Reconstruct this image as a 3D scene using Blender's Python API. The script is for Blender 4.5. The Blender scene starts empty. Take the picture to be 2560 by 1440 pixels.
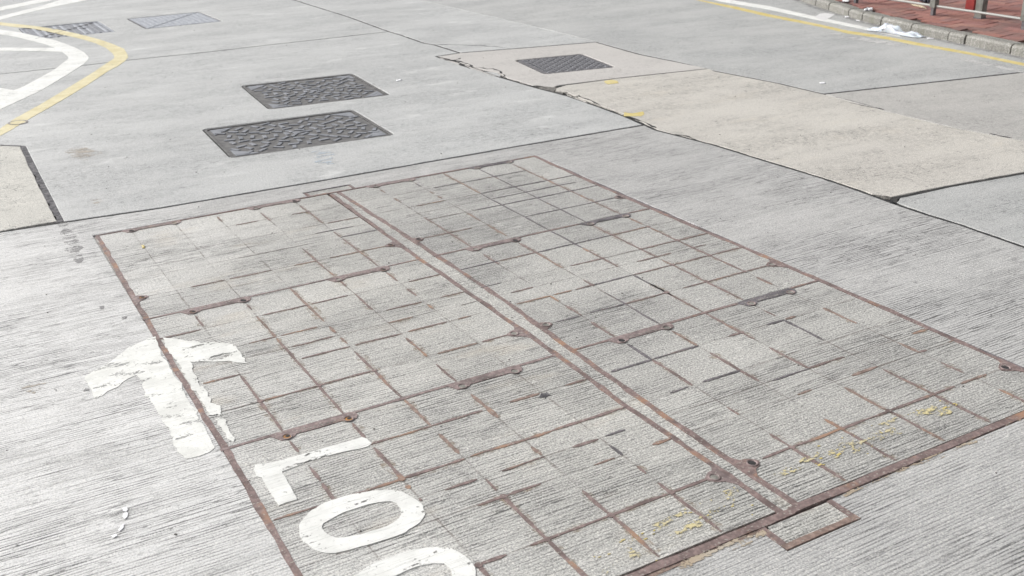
import bpy, math, random
from mathutils import Vector, noise
from mathutils.geometry import tessellate_polygon

R = math.radians
sc = bpy.context.scene
COL = sc.collection
random.seed(7)

# ------------------------------------------------------------------ camera
# world: +X runs along the grooves of the concrete, +Y up the street, metres
cam = bpy.data.cameras.new('camera')
cam.sensor_width = 36.0
cam.lens = 37.266
cam.clip_start = 0.05
cam.clip_end = 1500
cam.dof.use_dof = True
cam.dof.focus_distance = 3.9
cam.dof.aperture_fstop = 7.0
co = bpy.data.objects.new('camera', cam)
COL.objects.link(co)
from mathutils import Matrix
PT, YW, RL = 0.3984, 0.5159, -0.0233
_f = Vector((math.sin(YW)*math.cos(PT), math.cos(YW)*math.cos(PT), -math.sin(PT)))
_r = Vector((math.cos(YW), -math.sin(YW), 0))
_u = _r.cross(_f)
_x = math.cos(RL)*_r + math.sin(RL)*_u
_y = -math.sin(RL)*_r + math.cos(RL)*_u
m = Matrix((_x, _y, -_f)).transposed().to_4x4()
m.translation = Vector((0, 0, 1.6))
co.matrix_world = m
sc.camera = co

# ------------------------------------------------------------------ sky, sun, exposure
SUN_EL, SUN_AZ = R(36), R(-40)          # azimuth measured from +Y towards +X
w = bpy.data.worlds.new('World'); sc.world = w; w.use_nodes = True
nt = w.node_tree
for n in list(nt.nodes): nt.nodes.remove(n)
sky = nt.nodes.new('ShaderNodeTexSky'); sky.sky_type = 'NISHITA'; sky.sun_disc = False
sky.sun_elevation = SUN_EL; sky.sun_rotation = SUN_AZ
sky.air_density = 1.0; sky.dust_density = 4.0; sky.ozone_density = 1.0
hs = nt.nodes.new('ShaderNodeHueSaturation'); hs.inputs['Saturation'].default_value = 0.12
bg = nt.nodes.new('ShaderNodeBackground'); bg.inputs[1].default_value = 0.15
ow = nt.nodes.new('ShaderNodeOutputWorld')
nt.links.new(sky.outputs[0], hs.inputs['Color']); nt.links.new(hs.outputs[0], bg.inputs[0]); nt.links.new(bg.outputs[0], ow.inputs[0])
sl = bpy.data.lights.new('sun', 'SUN'); sl.energy = 1.8; sl.angle = R(32); sl.color = (1.0, 0.975, 0.94)
so = bpy.data.objects.new('sun', sl); COL.objects.link(so)
sd = Vector((math.sin(SUN_AZ)*math.cos(SUN_EL), math.cos(SUN_AZ)*math.cos(SUN_EL), math.sin(SUN_EL)))
so.rotation_euler = sd.to_track_quat('Z', 'Y').to_euler()
so.location = sd*30
vs = sc.view_settings
vs.view_transform = 'Standard'; vs.look = 'None'; vs.gamma = 1.0; vs.use_curve_mapping = False
vs.exposure = 0.30

# ------------------------------------------------------------------ material graph helper
class G:
    def __init__(s, name):
        s.m = bpy.data.materials.new(name); s.m.use_nodes = True
        s.t = s.m.node_tree
        for n in list(s.t.nodes): s.t.nodes.remove(n)
        s.out = s.t.nodes.new('ShaderNodeOutputMaterial')
        s.b = s.t.nodes.new('ShaderNodeBsdfPrincipled')
        s.t.links.new(s.b.outputs[0], s.out.inputs[0])
        s.pos = s.t.nodes.new('ShaderNodeNewGeometry').outputs['Position']
    def set(s, sock, v):
        if isinstance(v, bpy.types.NodeSocket): s.t.links.new(v, sock)
        elif isinstance(v, (tuple, list)):
            sock.default_value = tuple(v)+(1,) if (len(v) == 3 and len(sock.default_value) == 4) else tuple(v)
        else: sock.default_value = v
    def map(s, scale, loc=(0, 0, 0), rot=0, src=None):
        n = s.t.nodes.new('ShaderNodeMapping')
        s.set(n.inputs['Vector'], src or s.pos); n.inputs['Scale'].default_value = scale
        n.inputs['Location'].default_value = loc; n.inputs['Rotation'].default_value = (0, 0, rot)
        return n.outputs[0]
    def noise(s, vec, sc_=1.0, detail=2.0, rough=0.5, dist=0.0):
        n = s.t.nodes.new('ShaderNodeTexNoise'); s.set(n.inputs['Vector'], vec)
        n.inputs['Scale'].default_value = sc_; n.inputs['Detail'].default_value = detail
        n.inputs['Roughness'].default_value = rough; n.inputs['Distortion'].default_value = dist
        return n.outputs['Fac']
    def voro(s, vec, sc_, rnd=1.0):
        n = s.t.nodes.new('ShaderNodeTexVoronoi'); s.set(n.inputs['Vector'], vec); n.inputs['Scale'].default_value = sc_
        n.inputs['Randomness'].default_value = rnd
        return n.outputs['Distance']
    def ramp(s, v, a, b, lo=0.0, hi=1.0):
        n = s.t.nodes.new('ShaderNodeMapRange'); s.set(n.inputs[0], v)
        n.inputs[1].default_value = a; n.inputs[2].default_value = b
        n.inputs[3].default_value = lo; n.inputs[4].default_value = hi; n.clamp = True
        n.interpolation_type = 'SMOOTHSTEP'
        return n.outputs[0]
    def math(s, op, a, b=0.0, c=None):
        n = s.t.nodes.new('ShaderNodeMath'); n.operation = op
        s.set(n.inputs[0], a); s.set(n.inputs[1], b)
        if c is not None: s.set(n.inputs[2], c)
        return n.outputs[0]
    def mul(s, a, b): return s.math('MULTIPLY', a, b)
    def add(s, a, b): return s.math('ADD', a, b)
    def mix(s, f, a, b, mode='MIX'):
        n = s.t.nodes.new('ShaderNodeMix'); n.data_type = 'RGBA'; n.blend_type = mode
        s.set(n.inputs[0], f); s.set(n.inputs[6], a); s.set(n.inputs[7], b)
        return n.outputs[2]
    def bump(s, h, strength, dist):
        n = s.t.nodes.new('ShaderNodeBump'); s.set(n.inputs['Height'], h)
        n.inputs['Strength'].default_value = strength; n.inputs['Distance'].default_value = dist
        s.t.links.new(n.outputs[0], s.b.inputs['Normal'])
    def done(s, col, rough=0.8, metal=0.0, spec=0.4, alpha=None):
        s.set(s.b.inputs['Base Color'], col); s.set(s.b.inputs['Roughness'], rough)
        s.b.inputs['Metallic'].default_value = metal; s.b.inputs['Specular IOR Level'].default_value = spec
        if alpha is not None: s.set(s.b.inputs['Alpha'], alpha)
        return s.m

def wavy(g):
    """world position with Y gently bent so that the grooves are not ruler-straight"""
    sx = g.t.nodes.new('ShaderNodeSeparateXYZ'); g.set(sx.inputs[0], g.pos)
    wob = g.noise(g.map((0.7, 1.2, 1)), 1.0, 1.0)
    y2 = g.add(sx.outputs[1], g.mul(wob, 0.035))
    cx = g.t.nodes.new('ShaderNodeCombineXYZ')
    g.set(cx.inputs[0], sx.outputs[0]); g.set(cx.inputs[1], y2); g.set(cx.inputs[2], 0.0)
    return cx.outputs[0]

def streaks(g, base, lo=0.5, hi=0.66, fx=7.0, fy=95.0, seed=0.0):
    a = g.noise(g.map((fx, fy, 1), (seed, seed*1.7, 0), 0, base), 1.0, 2.5, 0.55)
    return g.ramp(a, lo, hi)

def concrete(name, light, dark, groove=0.6, fine=0.5, pit=0.4, patch=1.2, blotch=0.3, stain=None, seed=0.0, rough=0.6, fx=1.9, fy=180.0, vary=0.0, pale=0.0, pitch=0.0120, mkmin=0.08):
    g = G(name); wp = wavy(g)
    big = g.ramp(g.noise(g.map((1, 1, 1), (seed, 3+seed, 0)), patch, 3.0, 0.6), 0.35, 0.66)
    col = g.mix(g.mul(big, blotch), light, dark)
    # fine cement mottling
    mo = g.ramp(g.noise(g.map((1, 1.8, 1), (seed*2, 0, 0)), 26, 4.0, 0.7), 0.38, 0.68)
    col = g.mix(g.mul(mo, 0.30), col, dark)
    if pale > 0:  # painted light: concrete colour brightens towards the left, low X
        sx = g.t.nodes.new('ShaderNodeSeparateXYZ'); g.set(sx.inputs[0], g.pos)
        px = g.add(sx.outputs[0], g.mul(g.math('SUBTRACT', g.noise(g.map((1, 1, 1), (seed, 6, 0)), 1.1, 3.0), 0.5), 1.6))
        left_glare = g.ramp(px, 1.5, -0.1)
        col = g.mix(g.mul(left_glare, pale), col, (0.74, 0.735, 0.73))
    if pale > 0:  # second pass of the same painted brightness on the left
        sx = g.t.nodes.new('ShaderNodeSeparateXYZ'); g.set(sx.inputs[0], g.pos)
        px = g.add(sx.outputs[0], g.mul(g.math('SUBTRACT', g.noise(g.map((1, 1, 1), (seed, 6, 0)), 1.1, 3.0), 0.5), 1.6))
        left_glare = g.ramp(px, 1.5, -0.1)
        col = g.mix(g.mul(left_glare, pale), col, (0.74, 0.735, 0.73))
    # transverse grooves drawn through the wet concrete, about 10 mm apart, holding dirt where not worn away
    mk = g.ramp(g.noise(g.map((0.6, 1.3, 1), (seed+4, 7, 0)), 2.1, 4.0, 0.65), 0.36, 0.62, mkmin, 1.0)
    mk2 = g.ramp(g.noise(g.map((0.7, 2.2, 1), (seed+6, 2, 0)), 2.6, 5.0, 0.72), 0.48, 0.70, 0.0, 1.0)
    sy = g.t.nodes.new('ShaderNodeSeparateXYZ'); g.set(sy.inputs[0], wp)
    ph = g.noise(g.map((0.9, 22, 1), (seed, 3, 0), 0, wp), 1.0, 2.0, 0.6)
    wv = g.math('SINE', g.add(g.mul(sy.outputs[1], 2*math.pi/pitch), g.mul(ph, 15.0)))
    gr = g.ramp(wv, 0.15, 0.85)
    d1 = g.ramp(g.noise(g.map((fx*3.2, fy*0.42, 1), (seed+21, 0, 0), 0, wp), 1.0, 4.0, 0.68), 0.42, 0.56)
    d2 = g.ramp(g.noise(g.map((fx*2.0, fy*0.20, 1), (seed+31, 0, 0), 0, wp), 1.0, 5.0, 0.72), 0.50, 0.64)
    s1 = g.mul(gr, d1)
    col = g.mix(g.mul(mk2, groove*0.34), col, tuple(c*0.55 for c in dark))
    col = g.mix(g.mul(g.mul(s1, mk), min(1.0, groove*0.95)), col, tuple(c*0.18 for c in dark))
    col = g.mix(g.mul(g.mul(g.mul(gr, d2), mk), groove), col, tuple(c*0.14 for c in dark))
    s3 = g.ramp(g.noise(g.map((fx*5, fy*1.2, 1), (seed+9, 0, 0), 0, wp), 1.0, 3.0, 0.6), 0.55, 0.66)
    col = g.mix(g.mul(g.mul(s3, mk), groove*0.55), col, tuple(c*0.26 for c in dark))
    for fa, fb, th, am, sd_ in ((1.9, 0.24, 0.012, 0.85, 41), (1.1, 0.12, 0.006, 0.9, 47)):
        q = g.noise(g.map((fx*fa, fy*fb, 1), (seed+sd_, seed*0.7, 0), 0, wp), 1.0, 2.0, 0.5)
        ln = g.ramp(g.math('ABSOLUTE', g.math('SUBTRACT', q, 0.5)), th*1.4, th*0.6)
        brk = g.ramp(g.noise(g.map((fx*3, fy*0.10, 1), (seed+sd_+1, 0, 0), 0, wp), 1.0, 4.0, 0.65), 0.45, 0.55)
        col = g.mix(g.mul(g.mul(g.mul(ln, brk), mk), min(1.0, groove*am)), col, tuple(c*0.16 for c in dark))
    s5 = g.ramp(g.noise(g.map((fx*1.1, fy*0.40, 1), (seed+51, 0, 0), 0, wp), 1.0, 4.0, 0.65), 0.54, 0.66)
    col = g.mix(g.mul(g.mul(s5, g.math('MAXIMUM', mk2, g.mul(mk, 0.35))), groove*0.55), col, tuple(c*0.26 for c in dark))
    s6 = g.ramp(g.noise(g.map((fx*13, fy*0.42, 1), (seed+61, 0, 0), 0, wp), 1.0, 3.0, 0.6), 0.60, 0.68)
    col = g.mix(g.mul(s6, fine*1.1), col, tuple(c*0.34 for c in dark))
    s7 = g.ramp(g.noise(g.map((fx*11, fy*0.42, 1), (seed+71, 0, 0), 0, wp), 1.0, 3.0, 0.6), 0.60, 0.70)
    col = g.mix(g.mul(s7, fine*0.9), col, (0.74, 0.73, 0.70))
    # exposed sand and stone where the grooves have worn off
    ag = g.noise(g.map((1, 1.25, 1), (seed, 12, 0)), 120, 3.0, 0.65)
    wr = g.ramp(mk, 1.0, 0.25)
    col = g.mix(g.mul(g.mul(g.ramp(ag, 0.56, 0.62), wr), fine*1.0), col, (0.76, 0.74, 0.68))
    col = g.mix(g.mul(g.mul(g.ramp(ag, 0.43, 0.38), wr), fine*0.9), col, tuple(c*0.36 for c in dark))
    s4 = g.ramp(wv, -0.3, -0.9)
    col = g.mix(g.mul(g.mul(s4, d1), groove*0.30), col, tuple(min(0.8, c*1.3) for c in light))
    if vary > 0:
        oi = g.t.nodes.new('ShaderNodeObjectInfo').outputs['Random']
        f = g.math('ADD', g.mul(oi, vary*2), 1-vary)
        cc = g.t.nodes.new('ShaderNodeCombineXYZ')
        for k_ in range(3): g.set(cc.inputs[k_], f)
        col = g.mix(1.0, col, cc.outputs[0], 'MULTIPLY')
    # sand specks, light and dark
    sp = g.noise(g.map((1, 1, 1), (seed, 1, 0)), 210, 2.0, 0.6)
    col = g.mix(g.mul(g.ramp(sp, 0.54, 0.64), fine), col, tuple(c*0.42 for c in dark))
    col = g.mix(g.mul(g.ramp(sp, 0.45, 0.37), fine), col, (0.74, 0.73, 0.69))
    # small pits
    pm = g.ramp(g.voro(g.map((0.55, 1.5, 1), (seed, 0, 0)), 30), 0.20, 0.10)
    pk = g.ramp(g.noise(g.map((1, 1, 1), (9, seed, 0)), 5, 2.0), 0.50, 0.62)
    col = g.mix(g.mul(g.mul(pm, pk), pit), col, (0.085, 0.08, 0.082))
    if stain:
        st = g.ramp(g.noise(g.map((1, 2.5, 1), (seed+2, 5, 0)), 2.1, 4.0, 0.65), 0.56, 0.72)
        col = g.mix(g.mul(st, stain[1]), col, stain[0])
    h = g.add(g.mul(gr, -0.5*groove), g.add(g.mul(s3, -0.3), g.mul(sp, 0.7)))
    g.bump(h, 0.55, 0.0022)
    return g.done(col, rough, 0, 0.5)

M = {}
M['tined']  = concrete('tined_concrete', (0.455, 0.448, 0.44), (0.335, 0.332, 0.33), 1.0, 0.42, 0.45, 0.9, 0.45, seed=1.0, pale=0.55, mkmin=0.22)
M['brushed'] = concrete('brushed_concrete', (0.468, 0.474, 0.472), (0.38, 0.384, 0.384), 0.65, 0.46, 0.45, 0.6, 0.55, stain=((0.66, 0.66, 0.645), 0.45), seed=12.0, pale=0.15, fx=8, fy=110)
M['grey']   = concrete('grey_concrete', (0.425, 0.427, 0.42), (0.345, 0.35, 0.352), 0.65, 0.46, 0.3, 0.55, 0.6, seed=23.0, fx=8, fy=110)
M['beige']  = concrete('beige_concrete', (0.54, 0.51, 0.460), (0.43, 0.405, 0.378), 0.8, 0.5, 0.8, 0.8, 0.35, stain=((0.55, 0.50, 0.42), 0.30), seed=31.0, fx=9, fy=70)
M['pink']   = concrete('pinkish_concrete', (0.50, 0.475, 0.452), (0.44, 0.42, 0.40), 0.3, 0.30, 0.4, 0.8, 0.4, seed=44.0, fx=9, fy=60)
M['taupe']  = concrete('taupe_concrete', (0.42, 0.405, 0.385), (0.355, 0.345, 0.33), 0.5, 0.42, 0.5, 0.7, 0.5, seed=52.0, fx=9, fy=60)
M['oldpatch'] = concrete('weathered_patch_concrete', (0.58, 0.56, 0.51), (0.40, 0.388, 0.355), 0.6, 0.5, 0.8, 2.2, 0.6, seed=60.0, fx=7, fy=55)
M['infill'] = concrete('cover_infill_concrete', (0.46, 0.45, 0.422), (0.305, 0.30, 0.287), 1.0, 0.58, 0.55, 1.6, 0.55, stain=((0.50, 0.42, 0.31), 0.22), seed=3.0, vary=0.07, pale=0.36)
M['infillgrey'] = concrete('greyer_infill_concrete', (0.42, 0.412, 0.39), (0.285, 0.28, 0.27), 1.0, 0.58, 0.55, 1.1, 0.75, stain=((0.27, 0.265, 0.255), 0.35), seed=4.4, vary=0.07)
M['kerb']   = concrete('kerb_concrete', (0.21, 0.202, 0.178), (0.14, 0.134, 0.118), 0.1, 0.5, 0.5, 3.0, 0.7, stain=((0.13, 0.13, 0.09), 0.5), seed=70.0)

g = G('joint_sealant')
M['joint'] = g.done(g.mix(g.ramp(g.noise(g.map((1, 1, 1)), 40, 3.0), 0.4, 0.65), (0.014, 0.014, 0.015), (0.048, 0.046, 0.043)), 0.85)
g = G('wide_joint_filler')
M['widejoint'] = g.done(g.mix(g.ramp(g.noise(g.map((1, 1, 1)), 30, 4.0, 0.7), 0.40, 0.62), (0.055, 0.052, 0.058), (0.15, 0.145, 0.15)), 0.85)
g = G('loose_grit')
M['grit'] = g.done(g.mix(g.ramp(g.noise(g.map((1, 1, 1)), 70, 3.0), 0.4, 0.6), (0.09, 0.085, 0.078), (0.20, 0.19, 0.175)), 0.9)
g = G('mortar')
M['mortar'] = g.done(g.mix(g.ramp(g.noise(g.map((1, 1, 1)), 34, 4.0, 0.7), 0.38, 0.62), (0.235, 0.215, 0.20), (0.37, 0.355, 0.34)), 0.85)

def rust(name, base, hot, amount):
    g = G(name)
    n1 = g.ramp(g.noise(g.map((1, 1, 1)), 5.5, 4.0, 0.65), 0.60-amount*0.25, 0.74-amount*0.2)
    n2 = g.noise(g.map((1, 1, 1), (3, 3, 3)), 60, 3.0, 0.6)
    c = g.mix(g.ramp(n2, 0.35, 0.68), tuple(x*0.72 for x in base), tuple(x*1.18 for x in base))
    c = g.mix(g.ramp(g.noise(g.map((1, 1, 1), (1, 7, 0)), 11, 4.0, 0.7), 0.46, 0.66), c, tuple(x*0.55 for x in base))
    c = g.mix(n1, c, hot)
    c = g.mix(g.ramp(g.noise(g.map((1, 1, 1), (8, 1, 0)), 120, 2.0), 0.60, 0.70), c, (0.34, 0.31, 0.28))
    g.bump(n2, 0.5, 0.001)
    return g.done(c, 0.62, 0.15, 0.4)
M['steel'] = rust('rusty_frame_steel', (0.235, 0.172, 0.162), (0.33, 0.195, 0.13), 0.28)
M['bar']   = rust('thin_rusty_bar', (0.235, 0.175, 0.165), (0.33, 0.21, 0.145), 0.22)
M['barhot'] = rust('orange_rusty_bar', (0.275, 0.20, 0.17), (0.36, 0.23, 0.155), 0.25)
M['bardark'] = rust('dark_bar', (0.16, 0.145, 0.155), (0.24, 0.17, 0.13), 0.1)
M['plate'] = rust('lifting_plate_steel', (0.265, 0.205, 0.198), (0.30, 0.22, 0.18), 0.05)
g = G('thin_rust_trace'); _a = g.noise(g.map((1, 1, 1), (5, 5, 0)), 8, 4.0, 0.6)
M['trace'] = g.done((0.25, 0.205, 0.18), 0.8, 0, 0.3, g.ramp(_a, 0.40, 0.66, 0.06, 0.36))
g = G('rust_bleed'); _a = g.noise(g.map((1, 1, 1), (5, 9, 0)), 34, 4.0, 0.75)
M['bleed'] = g.done((0.36, 0.285, 0.205), 0.85, 0, 0.3, g.ramp(_a, 0.42, 0.70, 0.0, 0.55))
M['hole']  = rust('key_hole_rust', (0.16, 0.10, 0.065), (0.42, 0.21, 0.07), 0.6)
M['holefill'] = rust('key_hole_dirt', (0.26, 0.25, 0.225), (0.33, 0.27, 0.2), 0.1)
g = G('cast_iron')
ci = g.mix(g.ramp(g.noise(g.map((1, 1, 1)), 22, 4.0), 0.35, 0.65), (0.085, 0.082, 0.082), (0.145, 0.14, 0.136))
M['iron'] = g.done(ci, 0.6, 0.1, 0.5)
g = G('worn_iron_tread')
M['tread'] = g.done(g.mix(g.ramp(g.noise(g.map((1, 1, 1)), 14, 3.0), 0.35, 0.65), (0.175, 0.182, 0.20), (0.245, 0.252, 0.275)), 0.6, 0.0, 0.35)
g = G('dark_iron')
M['irondark'] = g.done(g.mix(g.ramp(g.noise(g.map((1, 1, 1)), 30, 4.0), 0.35, 0.65), (0.105, 0.10, 0.108), (0.165, 0.158, 0.165)), 0.5, 0.2, 0.5)
g = G('iron_stud')
M['stud'] = g.done((0.42, 0.42, 0.44), 0.35, 0.4, 0.5)
g = G('iron_groove')
M['groove'] = g.done((0.035, 0.033, 0.034), 0.8)
g = G('blue_grey_iron')
M['ironblue'] = g.done(g.mix(g.ramp(g.noise(g.map((6, 1, 1), (0, 0, 0), 0.5), 9, 3.0), 0.35, 0.65), (0.265, 0.28, 0.315), (0.36, 0.375, 0.405)), 0.55, 0.2, 0.5)

def paint(name, c1, c2, wear, seed=0.0, fy=60):
    g = G(name); wp = wavy(g)
    n = g.noise(g.map((1, 1, 1), (seed, 0, 0)), 7.0, 4.0, 0.7)
    col = g.mix(g.ramp(n, 0.4, 0.62), c1, c2)
    s = g.noise(g.map((9, fy, 1), (seed, 2, 0), 0, wp), 1.0, 3.0, 0.6)
    sp = g.noise(g.map((1, 1, 1), (4, seed, 0)), 90, 3.0, 0.7)
    big = g.noise(g.map((1, 1, 1), (seed, 8, 0)), 6.0, 3.0, 0.6)
    wv = g.add(g.mul(s, 0.45), g.add(g.mul(sp, 0.30), g.mul(big, 0.25)))
    alpha = g.ramp(wv, wear+0.025, wear-0.015)
    dl = streaks(g, wp, 0.56, 0.62, 8, 190, 1.0)
    col = g.mix(g.mul(dl, 0.16), col, tuple(c*0.45 for c in c2))
    col = g.mix(g.mul(g.ramp(sp, 0.60, 0.70), 0.35), col, (0.30, 0.295, 0.28))
    g.bump(g.add(g.mul(dl, -0.6), g.mul(sp, 0.5)), 0.6, 0.0018)
    return g.done(col, 0.65, 0, 0.35, alpha)
M['white']  = paint('white_road_paint', (0.74, 0.74, 0.715), (0.66, 0.66, 0.635), 0.585, 1.0)
M['whiteold'] = paint('worn_white_road_paint', (0.74, 0.74, 0.71), (0.64, 0.64, 0.61), 0.572, 2.0, 25)
M['whitefaint'] = paint('faint_white_road_paint', (0.56, 0.555, 0.545), (0.54, 0.53, 0.52), 0.50, 5.0)
M['whitepale'] = paint('greyed_white_road_paint', (0.66, 0.655, 0.65), (0.62, 0.61, 0.61), 0.60, 7.0)
M['yellow'] = paint('yellow_road_paint', (0.58, 0.51, 0.30), (0.66, 0.60, 0.40), 0.600, 3.0)
M['yellow2'] = paint('strong_yellow_road_paint', (0.55, 0.445, 0.15), (0.60, 0.51, 0.25), 0.59, 4.0)
M['rustbleed'] = paint('rust_bleed_stain', (0.38, 0.31, 0.23), (0.42, 0.37, 0.30), 0.455, 11.0)
M['blue'] = paint('pale_blue_spray', (0.46, 0.52, 0.58), (0.47, 0.52, 0.57), 0.45, 6.0)
M['tanstain'] = paint('tan_stain', (0.42, 0.375, 0.32), (0.45, 0.41, 0.36), 0.468, 19.0)
M['stain'] = paint('dark_oily_stain', (0.24, 0.235, 0.235), (0.28, 0.275, 0.27), 0.49, 9.0)
M['yellowworn'] = paint('almost_gone_yellow_paint', (0.56, 0.49, 0.27), (0.54, 0.48, 0.31), 0.448, 14.0, 18)
g = G('white_litter'); M['litter'] = g.done((0.82, 0.82, 0.84), 0.45)
g = G('thin_white_plastic')
g.b.inputs['Subsurface Weight'].default_value = 0.2
M['plastic'] = g.done(g.mix(g.ramp(g.noise(g.map((1, 1, 1)), 12, 3.0), 0.4, 0.6), (0.78, 0.79, 0.84), (0.84, 0.84, 0.86)), 0.35, 0, 0.5, 0.72)
g = G('galvanised_steel')
M['galv'] = g.done(g.mix(g.ramp(g.noise(g.map((1, 1, 1)), 18, 3.0), 0.4, 0.6), (0.15, 0.152, 0.135), (0.21, 0.21, 0.19)), 0.55, 0.3, 0.5)
M['galvlight'] = None
g = G('rail_steel'); M['galvlight'] = g.done((0.34, 0.345, 0.325), 0.45, 0.3, 0.5)
g = G('red_paint'); M['red'] = g.done(g.mix(g.ramp(g.noise(g.map((1, 1, 1)), 10, 3.0), 0.4, 0.6), (0.20, 0.018, 0.018), (0.26, 0.026, 0.022)), 0.45)
g = G('cardboard'); M['card'] = g.done((0.50, 0.42, 0.30), 0.8)
g = G('dark_bag'); M['darkbag'] = g.done((0.02, 0.022, 0.035), 0.5)
g = G('paving_bedding'); M['bedding'] = g.done((0.07, 0.05, 0.045), 0.9)
def brickmat(name, a, b, seed):
    g = G(name)
    c = g.mix(g.ramp(g.noise(g.map((1, 1, 1), (seed, 0, 0)), 3.2, 3.0, 0.6), 0.38, 0.64), a, b)
    c = g.mix(g.mul(g.ramp(g.noise(g.map((1, 1, 1), (seed, 4, 0)), 75, 3.0), 0.5, 0.66), 0.5), c, (0.13, 0.085, 0.075))
    # dirt gathered in patches
    c = g.mix(g.mul(g.ramp(g.noise(g.map((1, 1, 1), (2, 9, 0)), 1.6, 3.0), 0.48, 0.64), 0.55), c, (0.15, 0.11, 0.095))
    return g.done(c, 0.8)
BR = [brickmat('red_brick_a', (0.27, 0.112, 0.092), (0.33, 0.155, 0.13), 1), brickmat('red_brick_b', (0.235, 0.10, 0.085), (0.29, 0.145, 0.13), 2),
      brickmat('red_brick_c', (0.30, 0.135, 0.108), (0.35, 0.185, 0.15), 3), brickmat('red_brick_d', (0.21, 0.10, 0.09), (0.27, 0.15, 0.135), 4)]

# ------------------------------------------------------------------ object helpers
def tag(o, label=None, cat=None, group=None, kind=None):
    if label: o['label'] = label
    if cat: o['category'] = cat
    if group: o['group'] = group
    if kind: o['kind'] = kind
    return o
def link(name, me, parent=None):
    o = bpy.data.objects.new(name, me); COL.objects.link(o)
    if parent is not None: o.parent = parent
    return o
def empty(name, loc=(0, 0, 0), rz=0.0, parent=None):
    o = bpy.data.objects.new(name, None); COL.objects.link(o); o.location = loc; o.rotation_euler = (0, 0, rz)
    o.empty_display_size = 0.1
    if parent is not None: o.parent = parent
    return o
def local(parent, pts):
    """world points -> coordinates under an unrotated parent"""
    if parent is None: return [Vector(p) for p in pts]
    l = parent.location
    return [Vector(p)-l for p in pts]
def mesh(name, V, F, mat, parent=None, world=True):
    me = bpy.data.meshes.new(name)
    if world and parent is not None: V = local(parent, V)
    me.from_pydata([tuple(v) for v in V], [], F); me.validate(); me.update()
    me.materials.append(mat)
    return link(name, me, parent)
class MB:
    def __init__(s): s.V = []; s.F = []
    def add(s, V, F):
        n = len(s.V); s.V += [tuple(v) for v in V]; s.F += [tuple(i+n for i in f) for f in F]
    def box(s, c, sx, sy, sz, rz=0.0, ch=0.0):
        cx, cy, cz = c; ca, sa = math.cos(rz), math.sin(rz)
        def P(x, y, z): return (cx+x*ca-y*sa, cy+x*sa+y*ca, cz+z)
        hx, hy, hz = sx/2, sy/2, sz/2
        k = ch
        V = [P(-hx, -hy, -hz), P(hx, -hy, -hz), P(hx, hy, -hz), P(-hx, hy, -hz),
             P(-hx, -hy, hz-k), P(hx, -hy, hz-k), P(hx, hy, hz-k), P(-hx, hy, hz-k)]
        F = [(3, 2, 1, 0), (0, 1, 5, 4), (1, 2, 6, 5), (2, 3, 7, 6), (3, 0, 4, 7)]
        if k > 0:
            V += [P(-hx+k, -hy+k, hz), P(hx-k, -hy+k, hz), P(hx-k, hy-k, hz), P(-hx+k, hy-k, hz)]
            F += [(4, 5, 9, 8), (5, 6, 10, 9), (6, 7, 11, 10), (7, 4, 8, 11), (8, 9, 10, 11)]
        else: F += [(4, 5, 6, 7)]
        s.add(V, F)
    def tube(s, a, b, r, n=10, caps=True):
        a, b = Vector(a), Vector(b); d = (b-a).normalized()
        u = d.orthogonal().normalized(); v = d.cross(u)
        V = []
        for p in (a, b):
            for i in range(n):
                t = 2*math.pi*i/n; V.append(p+r*(math.cos(t)*u+math.sin(t)*v))
        F = [(i, (i+1) % n, n+(i+1) % n, n+i) for i in range(n)]
        if caps: F += [tuple(range(n-1, -1, -1)), tuple(range(n, 2*n))]
        s.add(V, F)
    def build(s, name, mat, parent=None, world=True): return mesh(name, s.V, s.F, mat, parent, world)

def poly_area(p): return 0.5*sum(p[i][0]*p[(i+1) % len(p)][1]-p[(i+1) % len(p)][0]*p[i][1] for i in range(len(p)))
def inset(pts, gaps, step=0.035, rag=0.004, seed=0.0, ragf=9.0, clip=None):
    """inset loop (CCW) edge by edge, densified, with a ragged inward noise"""
    n = len(pts); L = []
    for i in range(n):
        a = Vector(pts[i][:2]); b = Vector(pts[(i+1) % n][:2]); d = (b-a).normalized(); nn = Vector((-d.y, d.x))
        gp = gaps[i] if isinstance(gaps, (list, tuple)) else gaps
        L.append((a+nn*gp, d, nn, (b-a).length))
    C = []
    for i in range(n):
        p, d = L[i-1][0], L[i-1][1]; q, e = L[i][0], L[i][1]
        cr = d.x*e.y-d.y*e.x
        if abs(cr) < 0.08: C.append(q.copy())
        else:
            t = ((q-p).x*e.y-(q-p).y*e.x)/cr; C.append(p+d*t)
    out = []
    for i in range(n):
        a, b = C[i], C[(i+1) % n]; ln = (b-a).length
        st = step
        if clip is not None and (min(a.y, b.y) > clip or max(abs(a.x), abs(b.x)) > 14): st = 0.5
        k = max(1, int(ln/st)) if ln < 60 else 60
        nn = L[i][2]
        for j in range(k):
            p = a+(b-a)*(j/k)
            r = rag*(0.5+0.5*noise.noise(Vector((p.x*ragf+seed, p.y*ragf, seed)))+0.35*noise.noise(Vector((p.x*45, p.y*45, seed))))
            big = max(0.0, noise.noise(Vector((p.x*2.3+seed, p.y*2.3, 7+seed)))-0.25)*rag*2.2
            if j == 0: r *= 0.4
            out.append(p+nn*(max(0, r)+big))
    return out
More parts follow.
